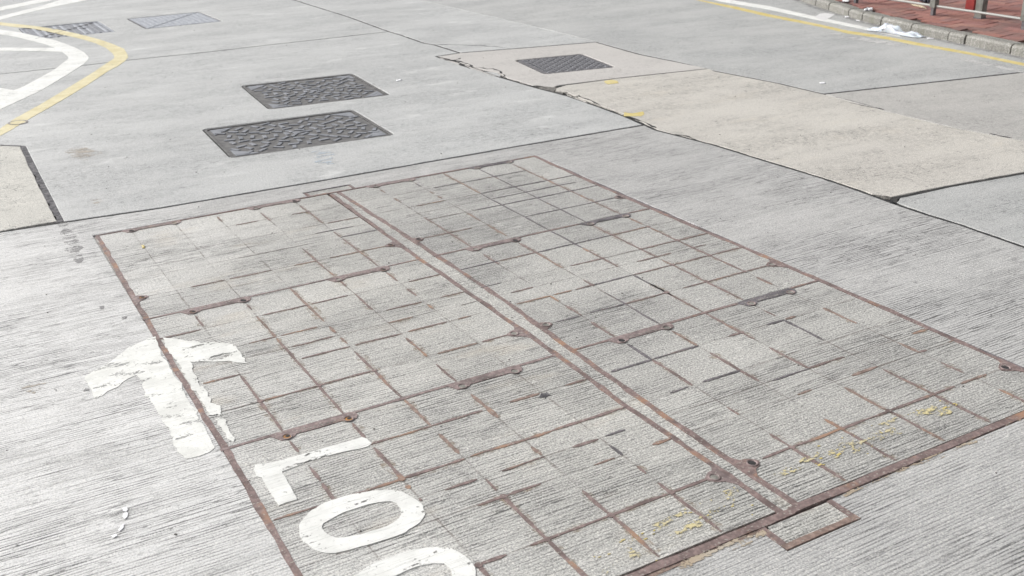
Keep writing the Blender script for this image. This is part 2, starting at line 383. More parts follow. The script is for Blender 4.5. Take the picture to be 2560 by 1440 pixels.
def slab(name, pts, mat, parent, gaps=0.004, holes=(), z=0.0, depth=0.018, rag=0.003, step=0.035, seed=0.0, ch=0.003, label=None):
    nn_ = len(pts)
    if isinstance(gaps, (list, tuple)): gaps = (list(gaps)+[gaps[-1]]*nn_)[:nn_]
    if poly_area(pts) < 0:
        pts = pts[::-1]
        if isinstance(gaps, (list, tuple)): gaps = [gaps[(nn_-2-j) % nn_] for j in range(nn_)]
    o = inset(pts, gaps, step, rag, seed, clip=16)
    loops = [o]
    for h in holes:
        if poly_area(h) > 0: h = h[::-1]
        loops.append([Vector(q[:2]) for q in h])
    V, F = [], []
    top = []
    for lp in loops:
        n = len(lp); i0 = len(V)
        N = []
        for i in range(n):
            d = (lp[(i+1) % n]-lp[i-1]);  d = d.normalized() if d.length > 0 else Vector((1, 0))
            N.append(Vector((-d.y, d.x)))
        V += [(lp[i].x+N[i].x*ch, lp[i].y+N[i].y*ch, z) for i in range(n)]
        V += [(lp[i].x, lp[i].y, z-ch) for i in range(n)]
        V += [(lp[i].x, lp[i].y, z-depth) for i in range(n)]
        for i in range(n):
            j = (i+1) % n
            F.append((i0+n+i, i0+n+j, i0+j, i0+i)); F.append((i0+2*n+i, i0+2*n+j, i0+n+j, i0+n+i))
        top.append([(Vector((V[i0+i][0], V[i0+i][1], 0)), i0+i) for i in range(n)])
    tri = tessellate_polygon([[t[0] for t in lp] for lp in top])
    flat = [t[1] for lp in top for t in lp]
    for t in tri:
        f = [flat[k] for k in t]
        a, b, c = (V[k] for k in f)
        if (b[0]-a[0])*(c[1]-a[1])-(b[1]-a[1])*(c[0]-a[0]) < 0: f.reverse()
        F.append(tuple(f))
    ob = mesh(name, V, F, mat, parent)
    if label: ob['label'] = label
    return ob
def sheet(name, pts, z, mat, parent, holes=(), rag=0.0, step=0.02, ragf=22.0, seed=0.0, thick=0.0012):
    """flat shape with thickness, traced outline, optional ragged edge"""
    if poly_area(pts) < 0: pts = pts[::-1]
    def rg(lp, sgn=1):
        out = []; n = len(lp)
        for i in range(n):
            a, b = Vector(lp[i][:2]), Vector(lp[(i+1) % n][:2]); d = b-a; k = max(1, int(d.length/step)) if rag > 0 else 1
            nn = Vector((-d.y, d.x)).normalized() if d.length > 0 else Vector((0, 0))
            for j in range(k):
                p = a+d*j/k
                r = rag*noise.noise(Vector((p.x*ragf, p.y*ragf*2.2, seed)))*1.6 if rag > 0 else 0
                out.append(p+nn*r)
        return out
    loops = [rg(pts)]
    for h in holes:
        if poly_area(h) > 0: h = h[::-1]
        loops.append(rg(h))
    V, F, top = [], [], []
    for lp in loops:
        n = len(lp); i0 = len(V)
        V += [(p.x, p.y, z) for p in lp]+[(p.x, p.y, z-thick) for p in lp]
        for i in range(n):
            j = (i+1) % n; F.append((i0+n+i, i0+n+j, i0+j, i0+i))
        top.append([(Vector((p.x, p.y, 0)), i0+i) for i, p in enumerate(lp)])
    tri = tessellate_polygon([[t[0] for t in lp] for lp in top]); flat = [t[1] for lp in top for t in lp]
    for t in tri:
        f = [flat[k] for k in t]; a, b, c = (V[k] for k in f)
        if (b[0]-a[0])*(c[1]-a[1])-(b[1]-a[1])*(c[0]-a[0]) < 0: f.reverse()
        F.append(tuple(f))
    return mesh(name, V, F, mat, parent)
def ribbon(name, pts, width, z, mat, parent, jit=0.4, wob=0.0, step=0.02, seed=0.0, thick=0.001, taper=True):
    P = [Vector(p[:2]) for p in pts]; D = []
    for a, b in zip(P[:-1], P[1:]):
        k = max(1, int((b-a).length/step)); D += [a+(b-a)*j/k for j in range(k)]
    D.append(P[-1]); V, F = [], []; n = len(D)
    for i, p in enumerate(D):
        d = (D[min(n-1, i+1)]-D[max(0, i-1)]); d = d.normalized() if d.length > 0 else Vector((1, 0)); nn = Vector((-d.y, d.x))
        ww = width*0.5*(1+jit*1.8*noise.noise(Vector((p.x*17+seed, p.y*17, 3))))
        if taper: ww *= min(1.0, 0.35+1.2*min(i, n-1-i)/max(1, n*0.12))
        c = p+nn*wob*noise.noise(Vector((p.x*8+seed, p.y*8, 5)))*1.6
        for s_, zz in ((1, z-thick), (1, z), (-1, z), (-1, z-thick)):
            q = c+nn*ww*s_; V.append((q.x, q.y, zz))
    for i in range(n-1):
        a = 4*i; b = a+4
        F += [(a+1, a+2, b+2, b+1)[::-1], (a, a+1, b+1, b)[::-1], (a+2, a+3, b+3, b+2)[::-1]]
    return mesh(name, V, F, mat, parent)

# ------------------------------------------------------------------ large structure: ground, road, slabs
gm = MB(); gm.add([(-300, -300, -0.05), (300, -300, -0.05), (300, 300, -0.05), (-300, 300, -0.05)], [(0, 1, 2, 3)])
ground = tag(gm.build('ground', M['grey']), kind='structure')
rm = MB(); rm.add([(-22, -14, -0.016), (7.9, -14, -0.016), (9.0, 8, -0.016), (13, 14, -0.016), (16, 26, -0.016), (-22, 26, -0.016)], [(0, 1, 2, 3, 4, 5)])
road = tag(rm.build('road', M['joint']), kind='structure')

# chamber opening and manhole openings
CH = [(0.560, 1.611), (1.6125, 1.613), (1.6125, 1.521), (1.8635, 1.521), (1.8635, 1.625), (2.932, 1.625), (2.932, 4.872), (1.866, 4.872), (1.866, 4.945), (1.608, 4.945), (1.608, 4.872), (0.590, 4.872)]
def quad_fit(q):
    """centre, size, rotation of the rectangle nearest to TL, TR, BR, BL"""
    q = [Vector(p[:2]) for p in q]
    c = sum(q, Vector((0, 0)))/4
    ux = ((q[1]-q[0])+(q[2]-q[3]))/2; uy = ((q[0]-q[3])+(q[1]-q[2]))/2
    return c, ux.length, uy.length, math.atan2(ux.y, ux.x)
def rrect(c, sx, sy, rz, r=0.0, grow=0.0, n=4):
    pts = []; hx, hy = sx/2+grow, sy/2+grow; r = max(r, 0.001)
    for (kx, ky, a0) in ((1, 1, 0), (-1, 1, 90), (-1, -1, 180), (1, -1, 270)):
        for i in range(n+1):
            a = R(a0+90*i/n); x = kx*(hx-r)+r*math.cos(a); y = ky*(hy-r)+r*math.sin(a)
            pts.append((c[0]+x*math.cos(rz)-y*math.sin(rz), c[1]+x*math.sin(rz)+y*math.cos(rz)))
    return pts
LB = quad_fit([(1.5466, 6.5265), (2.5108, 6.4923), (2.4579, 5.7403), (1.4952, 5.8094)])
LA = quad_fit([(2.1216, 7.6695), (2.9648, 7.6059), (2.8841, 6.7661), (2.0668, 6.8342)])
M1 = quad_fit([(1.1058, 11.7003), (1.8600, 11.6848), (1.8287, 10.9033), (1.0997, 10.8738)])
M2 = quad_fit([(2.1382, 11.6667), (2.8630, 11.6894), (2.8938, 10.8753), (2.1410, 10.8691)])
L7 = quad_fit([(4.1696, 7.3250), (4.7424, 7.2364), (4.7698, 6.6423), (4.2140, 6.7296)])
HB, HA, H1, H2, H7 = (rrect(q[0], q[1], q[2], q[3], 0.04, 0.012) for q in (LB, LA, M1, M2, L7))

xL = -20.0
SP = dict(
  main=[(xL, 5.13)]+[(0.2334, 5.1613), (0.4997, 5.1440)]+[(0.9425, 5.1027), (1.4182, 5.0969), (1.8109, 5.0881), (2.9089, 5.0914), (3.8310, 5.0754), (3.8104, 4.9368), (3.8759, 4.4970), (3.8911, 4.0646), (3.9144, 3.6555), (3.9014, 3.3574), (3.8914, 3.2031), (3.8893, 3.0178), (3.9002, 2.8538), (3.8876, 2.5263)]+[(3.89, -12), (xL, -12)],
)
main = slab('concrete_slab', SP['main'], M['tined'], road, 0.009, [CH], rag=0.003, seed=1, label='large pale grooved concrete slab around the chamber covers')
slab('concrete_slab', [(xL, 7.0)]+[(0.4134, 6.8766), (0.5325, 6.7617), (0.5189, 6.1236), (0.5025, 5.1626), (0.2334, 5.1613)]+[(xL, 5.13)], M['oldpatch'], road, [0.006, 0.012, 0.019, 0.019, 0.013, 0.012, 0.006], rag=0.006, seed=2, label='small weathered cream concrete patch with a wide dark joint')
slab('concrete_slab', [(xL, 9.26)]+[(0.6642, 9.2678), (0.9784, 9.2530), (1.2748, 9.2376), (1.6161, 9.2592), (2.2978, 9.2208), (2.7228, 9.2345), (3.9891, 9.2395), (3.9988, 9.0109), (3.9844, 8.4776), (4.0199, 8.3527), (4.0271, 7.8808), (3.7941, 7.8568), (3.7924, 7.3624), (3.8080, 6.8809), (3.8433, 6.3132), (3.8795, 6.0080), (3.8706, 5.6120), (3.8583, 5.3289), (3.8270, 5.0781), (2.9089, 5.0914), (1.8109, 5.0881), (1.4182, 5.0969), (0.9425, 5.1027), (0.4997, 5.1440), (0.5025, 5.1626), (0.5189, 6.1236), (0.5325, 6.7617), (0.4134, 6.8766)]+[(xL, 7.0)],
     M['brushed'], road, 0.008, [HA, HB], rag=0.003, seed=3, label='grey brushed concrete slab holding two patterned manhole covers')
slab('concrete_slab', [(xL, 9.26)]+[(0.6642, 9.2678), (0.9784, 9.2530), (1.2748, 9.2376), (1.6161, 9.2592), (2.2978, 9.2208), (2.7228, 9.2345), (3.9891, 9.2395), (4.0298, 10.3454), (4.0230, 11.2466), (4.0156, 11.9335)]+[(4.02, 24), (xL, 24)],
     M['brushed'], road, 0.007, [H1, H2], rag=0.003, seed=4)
slab('concrete_slab', [(4.02, 24)]+[(4.0156, 11.9335), (4.0230, 11.2466), (4.0298, 10.3454), (3.9891, 9.2395), (3.9988, 9.0109), (3.9844, 8.4776), (4.0199, 8.3527), (4.0271, 7.8808), (4.4657, 7.7794), (5.2089, 7.6233), (5.2178, 8.3486), (5.1964, 9.0412), (5.1594, 10.9193)]+[(5.15, 24)],
     M['brushed'], road, [0.014]*8+[0.008]*3+[0.002]*4+[0.003], rag=0.003, seed=5)
slab('concrete_slab', [(5.15, 24)]+[(5.1594, 10.9193), (5.1964, 9.0412), (5.2178, 8.3486), (5.2089, 7.6233), (5.1700, 6.9388), (5.2188, 6.4877), (5.2212, 6.0658), (5.2940, 5.5092), (5.3047, 5.0624), (6.3342, 4.8706), (6.9582, 4.7578)]+[(7.45, 4.75), (7.95, 7.5), (9.5, 11), (13, 16), (15, 24)],
     M['grey'], road, [0.002]*4+[0.010]*8+[0.004]*6, rag=0.003, seed=6, label='smooth grey concrete slab along the kerb')
slab('concrete_slab', [(3.7941, 7.8568), (4.0271, 7.8808), (4.4657, 7.7794), (5.2089, 7.6233), (5.1700, 6.9388), (5.2188, 6.4877), (5.2530, 6.1723), (4.4755, 6.2891), (4.0022, 6.3283), (3.9578, 6.2951), (3.8961, 6.3885), (3.8453, 6.4251), (3.8519, 6.6042), (3.8326, 6.7566), (3.8782, 6.9753), (3.8411, 7.1144), (3.8301, 7.4340), (3.8264, 7.7044)],
     M['pink'], road, [0.010]*6+[0.007]*2+[0.007]*10, [H7], rag=0.006, seed=7, label='pinkish concrete slab around the small dark manhole cover')
slab('concrete_slab', [(4.0439, 6.3146), (4.4755, 6.2891), (5.2530, 6.1723), (5.2212, 6.0658), (5.2940, 5.5092), (5.3047, 5.0624), (5.2842, 4.8302), (5.2639, 4.5447), (5.2647, 4.0030), (5.3378, 3.5802), (5.3029, 2.9581)]+[(5.39, 3.13)]+[(4.8055, 3.1934), (4.3095, 3.2516), (3.9538, 3.2775), (3.9061, 3.3618), (3.9144, 3.6555), (3.8911, 4.0646), (3.8759, 4.4970), (3.8104, 4.9368), (3.8310, 5.0754), (3.8584, 5.2026), (3.8767, 5.3545), (3.8961, 5.6491), (3.8990, 5.8900), (3.9290, 6.1099), (3.8820, 6.1904), (3.9438, 6.2729)],
     M['beige'], road, [0.007]*2+[0.009]*3+[0.0012]*6+[0.010]*18, rag=0.005, seed=8, label='long cream concrete slab with yellow paint dabs')
slab('concrete_slab', [(5.3047, 5.0624), (6.3342, 4.8706), (6.9582, 4.7578)]+[(7.45, 4.72), (7.3, 3.0)]+[(5.42, 3.0)]+[(5.3029, 2.9581), (5.3378, 3.5802), (5.2647, 4.0030), (5.2639, 4.5447), (5.2842, 4.8302)],
     M['taupe'], road, [0.012]*2+[0.004]*4+[0.0012]*4, rag=0.003, seed=9, label='taupe concrete slab right of the thin crack')
slab('concrete_slab', [(3.9022, 3.2174), (3.9911, 3.2673), (4.3095, 3.2516), (4.8055, 3.1934)]+[(7.3, 3.0), (6.9, -12), (3.89, -12)]+[(3.8876, 2.5263), (3.9002, 2.8538), (3.8893, 3.0178)],
     M['grey'], road, [0.004]+[0.012]*3+[0.010]*6, rag=0.004, seed=10)

# dark sealant that fills the joints almost flush
def seal(pts, wd, seed=0.0, jit=0.35, wob=0.004, mat=None):
    ribbon('joint_sealant', pts, wd*0.85, -0.0022, mat or M['joint'], road, jit, wob, 0.025, seed, 0.010, False)
seal([(0.2334, 5.1613), (0.4997, 5.1440)], 0.034, 1); seal([(xL, 5.13)]+[(0.2334, 5.1613)], 0.034, 1)
seal([(0.4997, 5.1440), (0.9425, 5.1027), (1.4182, 5.0969), (1.8109, 5.0881), (2.9089, 5.0914), (3.8310, 5.0754)], 0.030, 2)
seal([(3.8310, 5.0754), (3.8104, 4.9368), (3.8759, 4.4970), (3.8911, 4.0646), (3.9144, 3.6555), (3.9014, 3.3574), (3.8914, 3.2031), (3.8893, 3.0178), (3.9002, 2.8538), (3.8876, 2.5263)]+[(3.89, -12)], 0.030, 3)
seal([(0.4134, 6.8766), (0.5325, 6.7617), (0.5189, 6.1236), (0.5025, 5.1626)], 0.056, 4, 0.5, 0.008, M['widejoint']); seal([(xL, 7.0)]+[(0.4134, 6.8766)], 0.03, 4)
seal([(xL, 9.26)]+[(0.6642, 9.2678), (0.9784, 9.2530), (1.2748, 9.2376), (1.6161, 9.2592), (2.2978, 9.2208), (2.7228, 9.2345), (3.9891, 9.2395)], 0.026, 5)
seal([(4.02, 24)]+[(4.0156, 11.9335), (4.0230, 11.2466), (4.0298, 10.3454), (3.9891, 9.2395), (3.9988, 9.0109), (3.9844, 8.4776), (4.0199, 8.3527), (4.0271, 7.8808)], 0.036, 6, 0.5)
seal([(3.7941, 7.8568), (4.0271, 7.8808), (4.4657, 7.7794), (5.2089, 7.6233)], 0.026, 7)
seal([(5.2089, 7.6233), (5.1700, 6.9388), (5.2188, 6.4877), (5.2212, 6.0658), (5.2940, 5.5092), (5.3047, 5.0624)], 0.030, 8)
seal([(5.3047, 5.0624), (6.3342, 4.8706), (6.9582, 4.7578)]+[(7.45, 4.73)], 0.030, 9)
seal([(3.9765, 6.3141), (4.4755, 6.2891), (5.2530, 6.1723)], 0.022, 10)
seal([(3.7941, 7.8568), (3.8264, 7.7044), (3.8074, 7.3909), (3.8118, 7.0609), (3.8130, 6.8594), (3.8240, 6.5567), (3.8479, 6.3099), (3.8729, 5.9977), (3.8706, 5.6120), (3.8522, 5.3204), (3.8310, 5.0754)], 0.040, 11, 0.7, 0.01)
seal([(3.9006, 3.2113), (3.9474, 3.2671), (4.3095, 3.2516), (4.8055, 3.1934)]+[(5.6, 3.1), (7.3, 3.0)], 0.036, 12, 0.4)

# fragments and grit in the broken joint beside the pinkish slab
def frag(pts, mat, z, name='concrete_fragment', rag=0.003):
    return sheet(name, pts, z, mat, road, rag=rag, step=0.012, thick=0.012)
frag([(3.7972, 7.7899), (3.8109, 7.6738), (3.8196, 7.4820), (3.7567, 7.4084), (3.7751, 7.6172)], M['pink'], -0.002)
frag([(3.8149, 7.4052), (3.8164, 7.1136), (3.8173, 6.9464), (3.8080, 6.8809), (3.8003, 6.9589), (3.7910, 7.2273)], M['pink'], -0.001)
frag([(3.8091, 7.1002), (3.8733, 6.9973), (3.8587, 6.8981), (3.8226, 6.8524), (3.8101, 6.9335)], M['brushed'], -0.001)
frag([(3.8112, 6.7546), (3.8379, 6.5804), (3.8338, 6.4335), (3.8180, 6.3797), (3.7964, 6.5099)], M['pink'], -0.003)
frag([(3.8800, 6.4001), (3.9791, 6.3449), (4.0065, 6.3088), (3.8460, 6.1695), (3.8433, 6.3132)], M['grit'], -0.006, 'joint_grit', 0.006)
frag([(3.9390, 6.2443), (3.9359, 6.1360), (3.8618, 6.0812), (3.8595, 6.1598)], M['grit'], -0.005, 'joint_grit', 0.006)
frag([(3.9244, 6.0977), (3.8970, 5.9357), (3.8900, 5.7804), (3.8728, 5.7926), (3.8905, 6.0001)], M['beige'], -0.002)
# fine cracks
def crack(pts, wd=0.006, jit=0.6, wob=0.006, seed=0.0, name='crack', mat=None, par=None):
    return ribbon(name, pts, wd, 0.0008, mat or M['joint'], par or road, jit, wob, 0.02, seed)
crack([(4.0286, 8.3704), (4.1456, 8.2577), (4.2339, 8.1667), (4.3215, 8.0765), (4.4036, 7.9431), (4.4534, 7.8118)], 0.010, 0.9, 0.01, 1)
crack([(3.7925, 7.7085), (3.8009, 7.6188), (3.8840, 7.6406), (3.9261, 7.6727)], 0.012, 0.8, 0.01, 2)
crack([(3.8241, 7.6432), (3.8426, 7.5261), (3.8556, 7.4152), (3.8356, 7.3109)], 0.02, 0.9, 0.012, 3)
crack([(3.8457, 7.2644), (3.8784, 7.1632), (3.9283, 7.1457), (3.9127, 7.0057), (3.8757, 6.8676), (3.8300, 6.8114)], 0.012, 0.9, 0.012, 4)
crack([(3.9018, 6.0526), (3.9037, 5.9607), (3.9548, 5.9842), (3.9252, 5.8713), (3.9181, 5.7747), (3.9089, 5.6679)], 0.009, 0.9, 0.012, 5)
crack([(3.8583, 5.3289), (3.8766, 5.2273), (3.8665, 5.1231), (3.8392, 4.9748)], 0.012, 0.9, 0.01, 6)
crack([(3.8494, 4.7960), (3.8685, 4.7271), (3.8666, 4.6411), (3.8480, 4.6111)], 0.016, 0.9, 0.01, 7)
crack([(3.8407, 6.4285), (3.8869, 6.4115), (3.9029, 6.3672)], 0.008, 0.8, 0.008, 8)
crack([(5.2986, 4.9489), (5.3000, 4.7768), (5.2839, 4.5306)], 0.004, 0.9, 0.004, 9)
crack([(5.2505, 4.7981), (5.2693, 4.6475), (5.2797, 4.5204)], 0.007, 0.8, 0.006, 10)
crack([(5.3187, 3.7857), (5.3192, 3.7202), (5.3359, 3.6551)], 0.016, 0.8, 0.004, 11)
crack([(3.8980, 3.6666), (3.9092, 3.6099), (3.8992, 3.5603)], 0.016, 0.8, 0.006, 12)
crack([(3.9061, 3.3618), (3.9464, 3.3122), (3.9538, 3.2775)], 0.010, 0.8, 0.004, 13)
crack([(0.4997, 5.1440), (0.4936, 4.9571), (0.4917, 4.8151), (0.4834, 4.6608), (0.4773, 4.5245)], 0.05, 0.8, 0.004, 14, 'joint_stain', M['stain'])

# ------------------------------------------------------------------ painted markings
def pm(name, pts, mat, label=None, rag=0.004, z=0.0016, par=None, holes=(), seed=0.0, step=0.02):
    o = sheet(name, pts, z, mat, par or road, holes, rag, step, 22.0, seed)
    if label: o['label'] = label
    return o
pm('yellow_line', [(-0.4611, 14.4119), (0.9797, 12.2746), (1.1057, 12.0459), (1.2456, 11.7779), (1.3346, 11.5538), (1.4214, 11.3353), (1.5392, 10.9244), (1.6423, 10.4876), (1.6954, 10.1349), (1.7264, 9.8391), (1.6906, 9.5139), (1.6656, 9.3754), (1.6151, 9.2385), (1.5272, 9.0516), (1.4070, 8.8600), (1.1570, 8.3658), (0.9442, 7.9834), (0.6128, 7.4156), (0.5156, 7.2331), (0.4377, 7.1085), (0.4588, 7.3093), (0.5767, 7.5586), (0.7741, 7.8940), (0.9926, 8.2992), (1.3073, 8.8941), (1.4809, 9.2526), (1.5553, 9.3913), (1.5806, 9.5055), (1.5969, 9.6757), (1.6012, 9.9819), (1.5680, 10.3080), (1.5061, 10.6182), (1.4390, 10.8608), (1.3508, 11.1549), (1.2815, 11.3838), (1.1966, 11.6300), (1.0718, 11.8191), (0.9577, 12.0650), (-0.4592, 14.1067)],
   M['yellow'], 'pale yellow curved line round the tip of the white island marking', 0.003)
pm('white_line', [(-0.0846, 13.3794), (0.9245, 11.7492), (1.0696, 11.4291), (1.2081, 10.9542), (1.2700, 10.7710), (1.3312, 10.4616), (1.3747, 10.1770), (1.3975, 9.8715), (1.3872, 9.5825), (1.3613, 9.4698), (1.3010, 9.3013), (1.0749, 8.8358), (0.8392, 8.3764), (0.5868, 7.9976), (0.5207, 7.9001), (0.3408, 7.5420), (0.1895, 7.7123), (0.6026, 8.6804), (0.6807, 8.5234), (0.7694, 8.6456), (1.0521, 9.1791), (1.2260, 9.6139), (1.2444, 9.7110), (1.2458, 9.8230), (1.2392, 10.0136), (1.0823, 10.1785), (0.7856, 10.4249), (0.1811, 10.9516), (0.1880, 11.0958), (0.8046, 10.6063), (1.1061, 10.3546), (1.2208, 10.2682), (1.1678, 10.5596), (1.0744, 10.8930), (0.9965, 11.1712), (0.8902, 11.4221), (-0.0927, 12.9799)],
   M['white'], 'white rounded tip of the traffic island marking', 0.003)
pm('white_line', [(0.5144, 13.1188), (1.1130, 13.5456), (1.5970, 13.9925), (1.8408, 14.4341), (1.9645, 14.3318), (1.6785, 13.7516), (1.5008, 13.5994), (1.0791, 13.2223), (0.4890, 12.7247)], M['white'], 'far thin white stripe at the top left', 0.002)
pm('white_line', [(0.4573, 12.2332), (1.0293, 12.7479), (1.5581, 13.3886), (1.9004, 13.9224), (2.2399, 14.2958), (2.4456, 14.1251), (2.0341, 13.5052), (1.7552, 13.2703), (1.4157, 12.9539), (0.9991, 12.4598), (0.4315, 11.8320)], M['white'], 'near white stripe at the top left', 0.002)
pm('yellow_line', [(7.7041, 10.2176), (7.6445, 9.5505), (7.5315, 9.0679), (7.5088, 8.4809), (7.4172, 7.8988), (7.3572, 7.1737), (7.2932, 6.7484), (7.3291, 6.3315), (7.2995, 5.9900), (7.2817, 5.4885), (7.2344, 4.9585), (7.0040, 3.8013), (6.8746, 3.7246), (7.1443, 4.8931), (7.1995, 5.4234), (7.1947, 5.9530), (7.2248, 6.2381), (7.1858, 6.6458), (7.2605, 7.0768), (7.2968, 7.7679), (7.3811, 8.3343), (7.4620, 8.8528), (7.5435, 9.4229), (7.6186, 10.1034)],
   M['yellow2'], 'yellow line running beside the kerb', 0.006)
pm('white_line', [(7.8978, 9.8704), (7.7740, 9.0294), (7.7830, 8.2965), (7.6599, 7.5449), (7.5620, 6.8147), (7.4843, 6.3394), (7.4074, 6.2717), (7.4488, 6.7093), (7.5179, 7.3757), (7.6142, 8.1130), (7.6158, 8.8431), (7.7692, 9.7079)], M['white'], 'white line between the yellow line and the kerb', 0.003)
pm('white_patch', [(7.6012, 7.4648), (7.7965, 7.5980), (7.8744, 7.6017), (7.8957, 7.4869), (7.6471, 7.3356), (7.5327, 7.2732)], M['whitepale'], 'faded white paint block next to the kerb line', 0.004, 0.0026)
pm('white_line', [(6.9957, 5.3705), (7.0353, 5.2220), (7.0083, 4.9933), (6.9825, 4.7755), (6.9308, 4.3081), (6.8626, 4.2626), (6.9102, 4.7229), (6.9504, 5.0173), (6.9484, 5.1892)], M['whitefaint'], 'faint ghost of a white line', 0.01)
pm('white_patch', [(7.1151, 6.8588), (7.1257, 6.5885), (7.1521, 6.1728), (7.1202, 5.9863), (7.0331, 5.9835), (6.9980, 6.2898), (6.9901, 6.6413)], M['whitefaint'], 'faint white scuff below the yellow line', 0.02)
pm('yellow_patch', [(4.3476, 6.2618), (4.4201, 6.2604), (4.4287, 6.2030), (4.3940, 6.1442), (4.3112, 6.1544), (4.3235, 6.2119)], M['yellow2'], 'upper yellow paint dab on the cream slab', 0.006)
pm('yellow_patch', [(3.9139, 5.4065), (3.9363, 5.3514), (4.0257, 5.3540), (3.9916, 5.2995), (3.9417, 5.2574), (3.8522, 5.3204)], M['yellow2'], 'lower yellow paint dab beside the joint', 0.006)
pm('blue_patch', [(3.2097, 7.0014), (3.2696, 6.9921), (3.2258, 6.7578), (3.1816, 6.7574), (3.1919, 6.8968)], M['blue'], 'pale blue spray smudge', 0.02)
pm('blue_patch', [(1.9343, 5.6592), (1.9978, 5.6361), (2.0110, 5.5456), (1.9241, 5.3520), (1.8563, 5.4172), (1.8897, 5.5196)], M['blue'], 'pale blue spray smudge nearest the covers', 0.03)
for k, q in enumerate([[(0.2600, 2.5673), (0.2697, 2.5699), (0.2703, 2.5524), (0.2638, 2.5458), (0.2583, 2.5535)], [(0.2591, 2.5424), (0.2667, 2.5398), (0.2616, 2.5199), (0.2544, 2.5140), (0.2521, 2.5278)], [(0.2416, 2.4952), (0.2515, 2.4951), (0.2458, 2.4763), (0.2325, 2.4644), (0.2300, 2.4720)], [(0.2082, 2.4557), (0.2216, 2.4592), (0.2246, 2.4495), (0.2135, 2.4426)]]):
    pm('white_spatter', q, M['litter'], None, 0.003, 0.003, step=0.008, seed=k)
arrow_l = pm('arrow_marking', [(0.5555, 3.6095), (0.5825, 3.6118), (0.5774, 3.5529), (0.5677, 3.4397), (0.5684, 3.3466), (0.5682, 3.2213), (0.5619, 3.0696), (0.5638, 2.9903), (0.5580, 2.8324), (0.5513, 2.7437), (0.5348, 2.7258), (0.5043, 2.7194), (0.4671, 2.7252), (0.4562, 2.7775), (0.4640, 2.9052), (0.4621, 2.9620), (0.4624, 3.0780), (0.4533, 3.1754), (0.4608, 3.2502), (0.4666, 3.3123), (0.4608, 3.3395), (0.4320, 3.3309), (0.3894, 3.2889), (0.3546, 3.2694), (0.3285, 3.2481), (0.3096, 3.2446), (0.3098, 3.3297), (0.3101, 3.4184), (0.3398, 3.4505), (0.4028, 3.4909), (0.4809, 3.5691)],
   M['whiteold'], 'left half of the worn white arrow, on the grooved slab', 0.006, seed=3)

for k, q in enumerate([[(0.7190, 6.5157), (0.8112, 6.5371), (0.9009, 6.3490), (0.8713, 6.2470), (0.7882, 6.2048), (0.7309, 6.3132)], [(0.6752, 5.4315), (0.7228, 5.4304), (0.7320, 5.3552), (0.6863, 5.3331)], [(0.1272, 3.4617), (0.1706, 3.4670), (0.2124, 3.4571), (0.1924, 3.4204), (0.1432, 3.3969), (0.1128, 3.4225)]]):
    pm('brown_stain', q, M['tanstain'], None, 0.02, 0.0012, seed=k, step=0.04)
for k, q in enumerate([[(0.1904, 3.6155), (0.2039, 3.6212), (0.2115, 3.6021), (0.1995, 3.5885)], [(0.2096, 3.3868), (0.2196, 3.3804), (0.2128, 3.3592), (0.2044, 3.3677)], [(0.2921, 3.3345), (0.3055, 3.3260), (0.2993, 3.3044), (0.2865, 3.3157)], [(1.5206, 2.5185), (1.5284, 2.5073), (1.5431, 2.5167), (1.5369, 2.5019), (1.5423, 2.4893), (1.5287, 2.4887), (1.5150, 2.4760), (1.5189, 2.4918), (1.5061, 2.4877), (1.5187, 2.5011)], [(0.4634, 4.0034), (0.4753, 4.0046), (0.4754, 3.9733), (0.4609, 3.9738)], [(0.5152, 3.8561), (0.5326, 3.8491), (0.5262, 3.8319), (0.5127, 3.8364)]]):
    pm('dark_spot', q, M['stain'] if k != 3 else M['widejoint'], None, 0.006 if k != 3 else 0.013, 0.0012, seed=k, step=0.01)
# ------------------------------------------------------------------ chamber frame
def edgeX(y): return 0.5975-(4.85-y)*0.0115       # inner side of the left frame bar
frame = empty('access_chamber_surround', (1.75, 3.25, 0)); tag(frame, 'long rusty steel frame holding six concrete filled covers', 'access frame')
bed = MB(); bed.add([(0.56, 1.50, -0.014), (2.94, 1.50, -0.014), (2.94, 4.95, -0.014), (0.56, 4.95, -0.014)], [(0, 1, 2, 3)])
bed.build('frame_bed', M['groove'], frame)
def bar(name, pts, wd, mat, z=0.0015, jit=0.18, wob=0.0015, seed=0.0, par=frame, thick=0.012):
    return ribbon(name, pts, wd, z, mat, par, jit, wob, 0.03, seed, thick, False)
bar('mortar_strip', [(0.590, 4.85), (0.5835, 4.2), (0.576, 3.60), (0.562, 3.2), (0.566, 2.7), (0.556, 2.3), (0.549, 1.64)], 0.036, M['mortar'], -0.0025, 0.3, 0.004, 3)
bar('edge_bar', [(0.606, 4.852), (0.596, 4.2), (0.5885, 3.7), (0.5815, 3.3), (0.579, 2.9), (0.5735, 2.5), (0.5625, 2.1), (0.556, 1.63)], 0.019, M['steel'], 0.001, 0.35, 0.003, 1)
bar('edge_bar', [(2.9165, 4.864), (2.9085, 4.3), (2.906, 3.7), (2.920, 3.0), (2.922, 2.4), (2.9155, 2.0), (2.908, 1.63)], 0.020, M['steel'], 0.0015, 0.3, 0.002, 2)
bar('mortar_strip', [(2.9265, 4.864), (2.9235, 3.7), (2.929, 3.0), (2.929, 1.63)], 0.012, M['bardark'], -0.0008, 0.4, 0.003, 5)
bar('edge_bar', [(0.60, 4.8555), (1.16, 4.862), (1.62, 4.864)], 0.009, M['steel'], 0.0012, 0.3, 0.002, 6)
bar('edge_bar', [(1.62, 4.8635), (1.86, 4.8635), (2.38, 4.861), (2.924, 4.860)], 0.012, M['steel'], 0.0012, 0.3, 0.002, 7)
bar('edge_bar', [(0.552, 1.634), (1.30, 1.635), (1.74, 1.635)], 0.026, M['steel'], 0.002, 0.15, 0.002, 8)
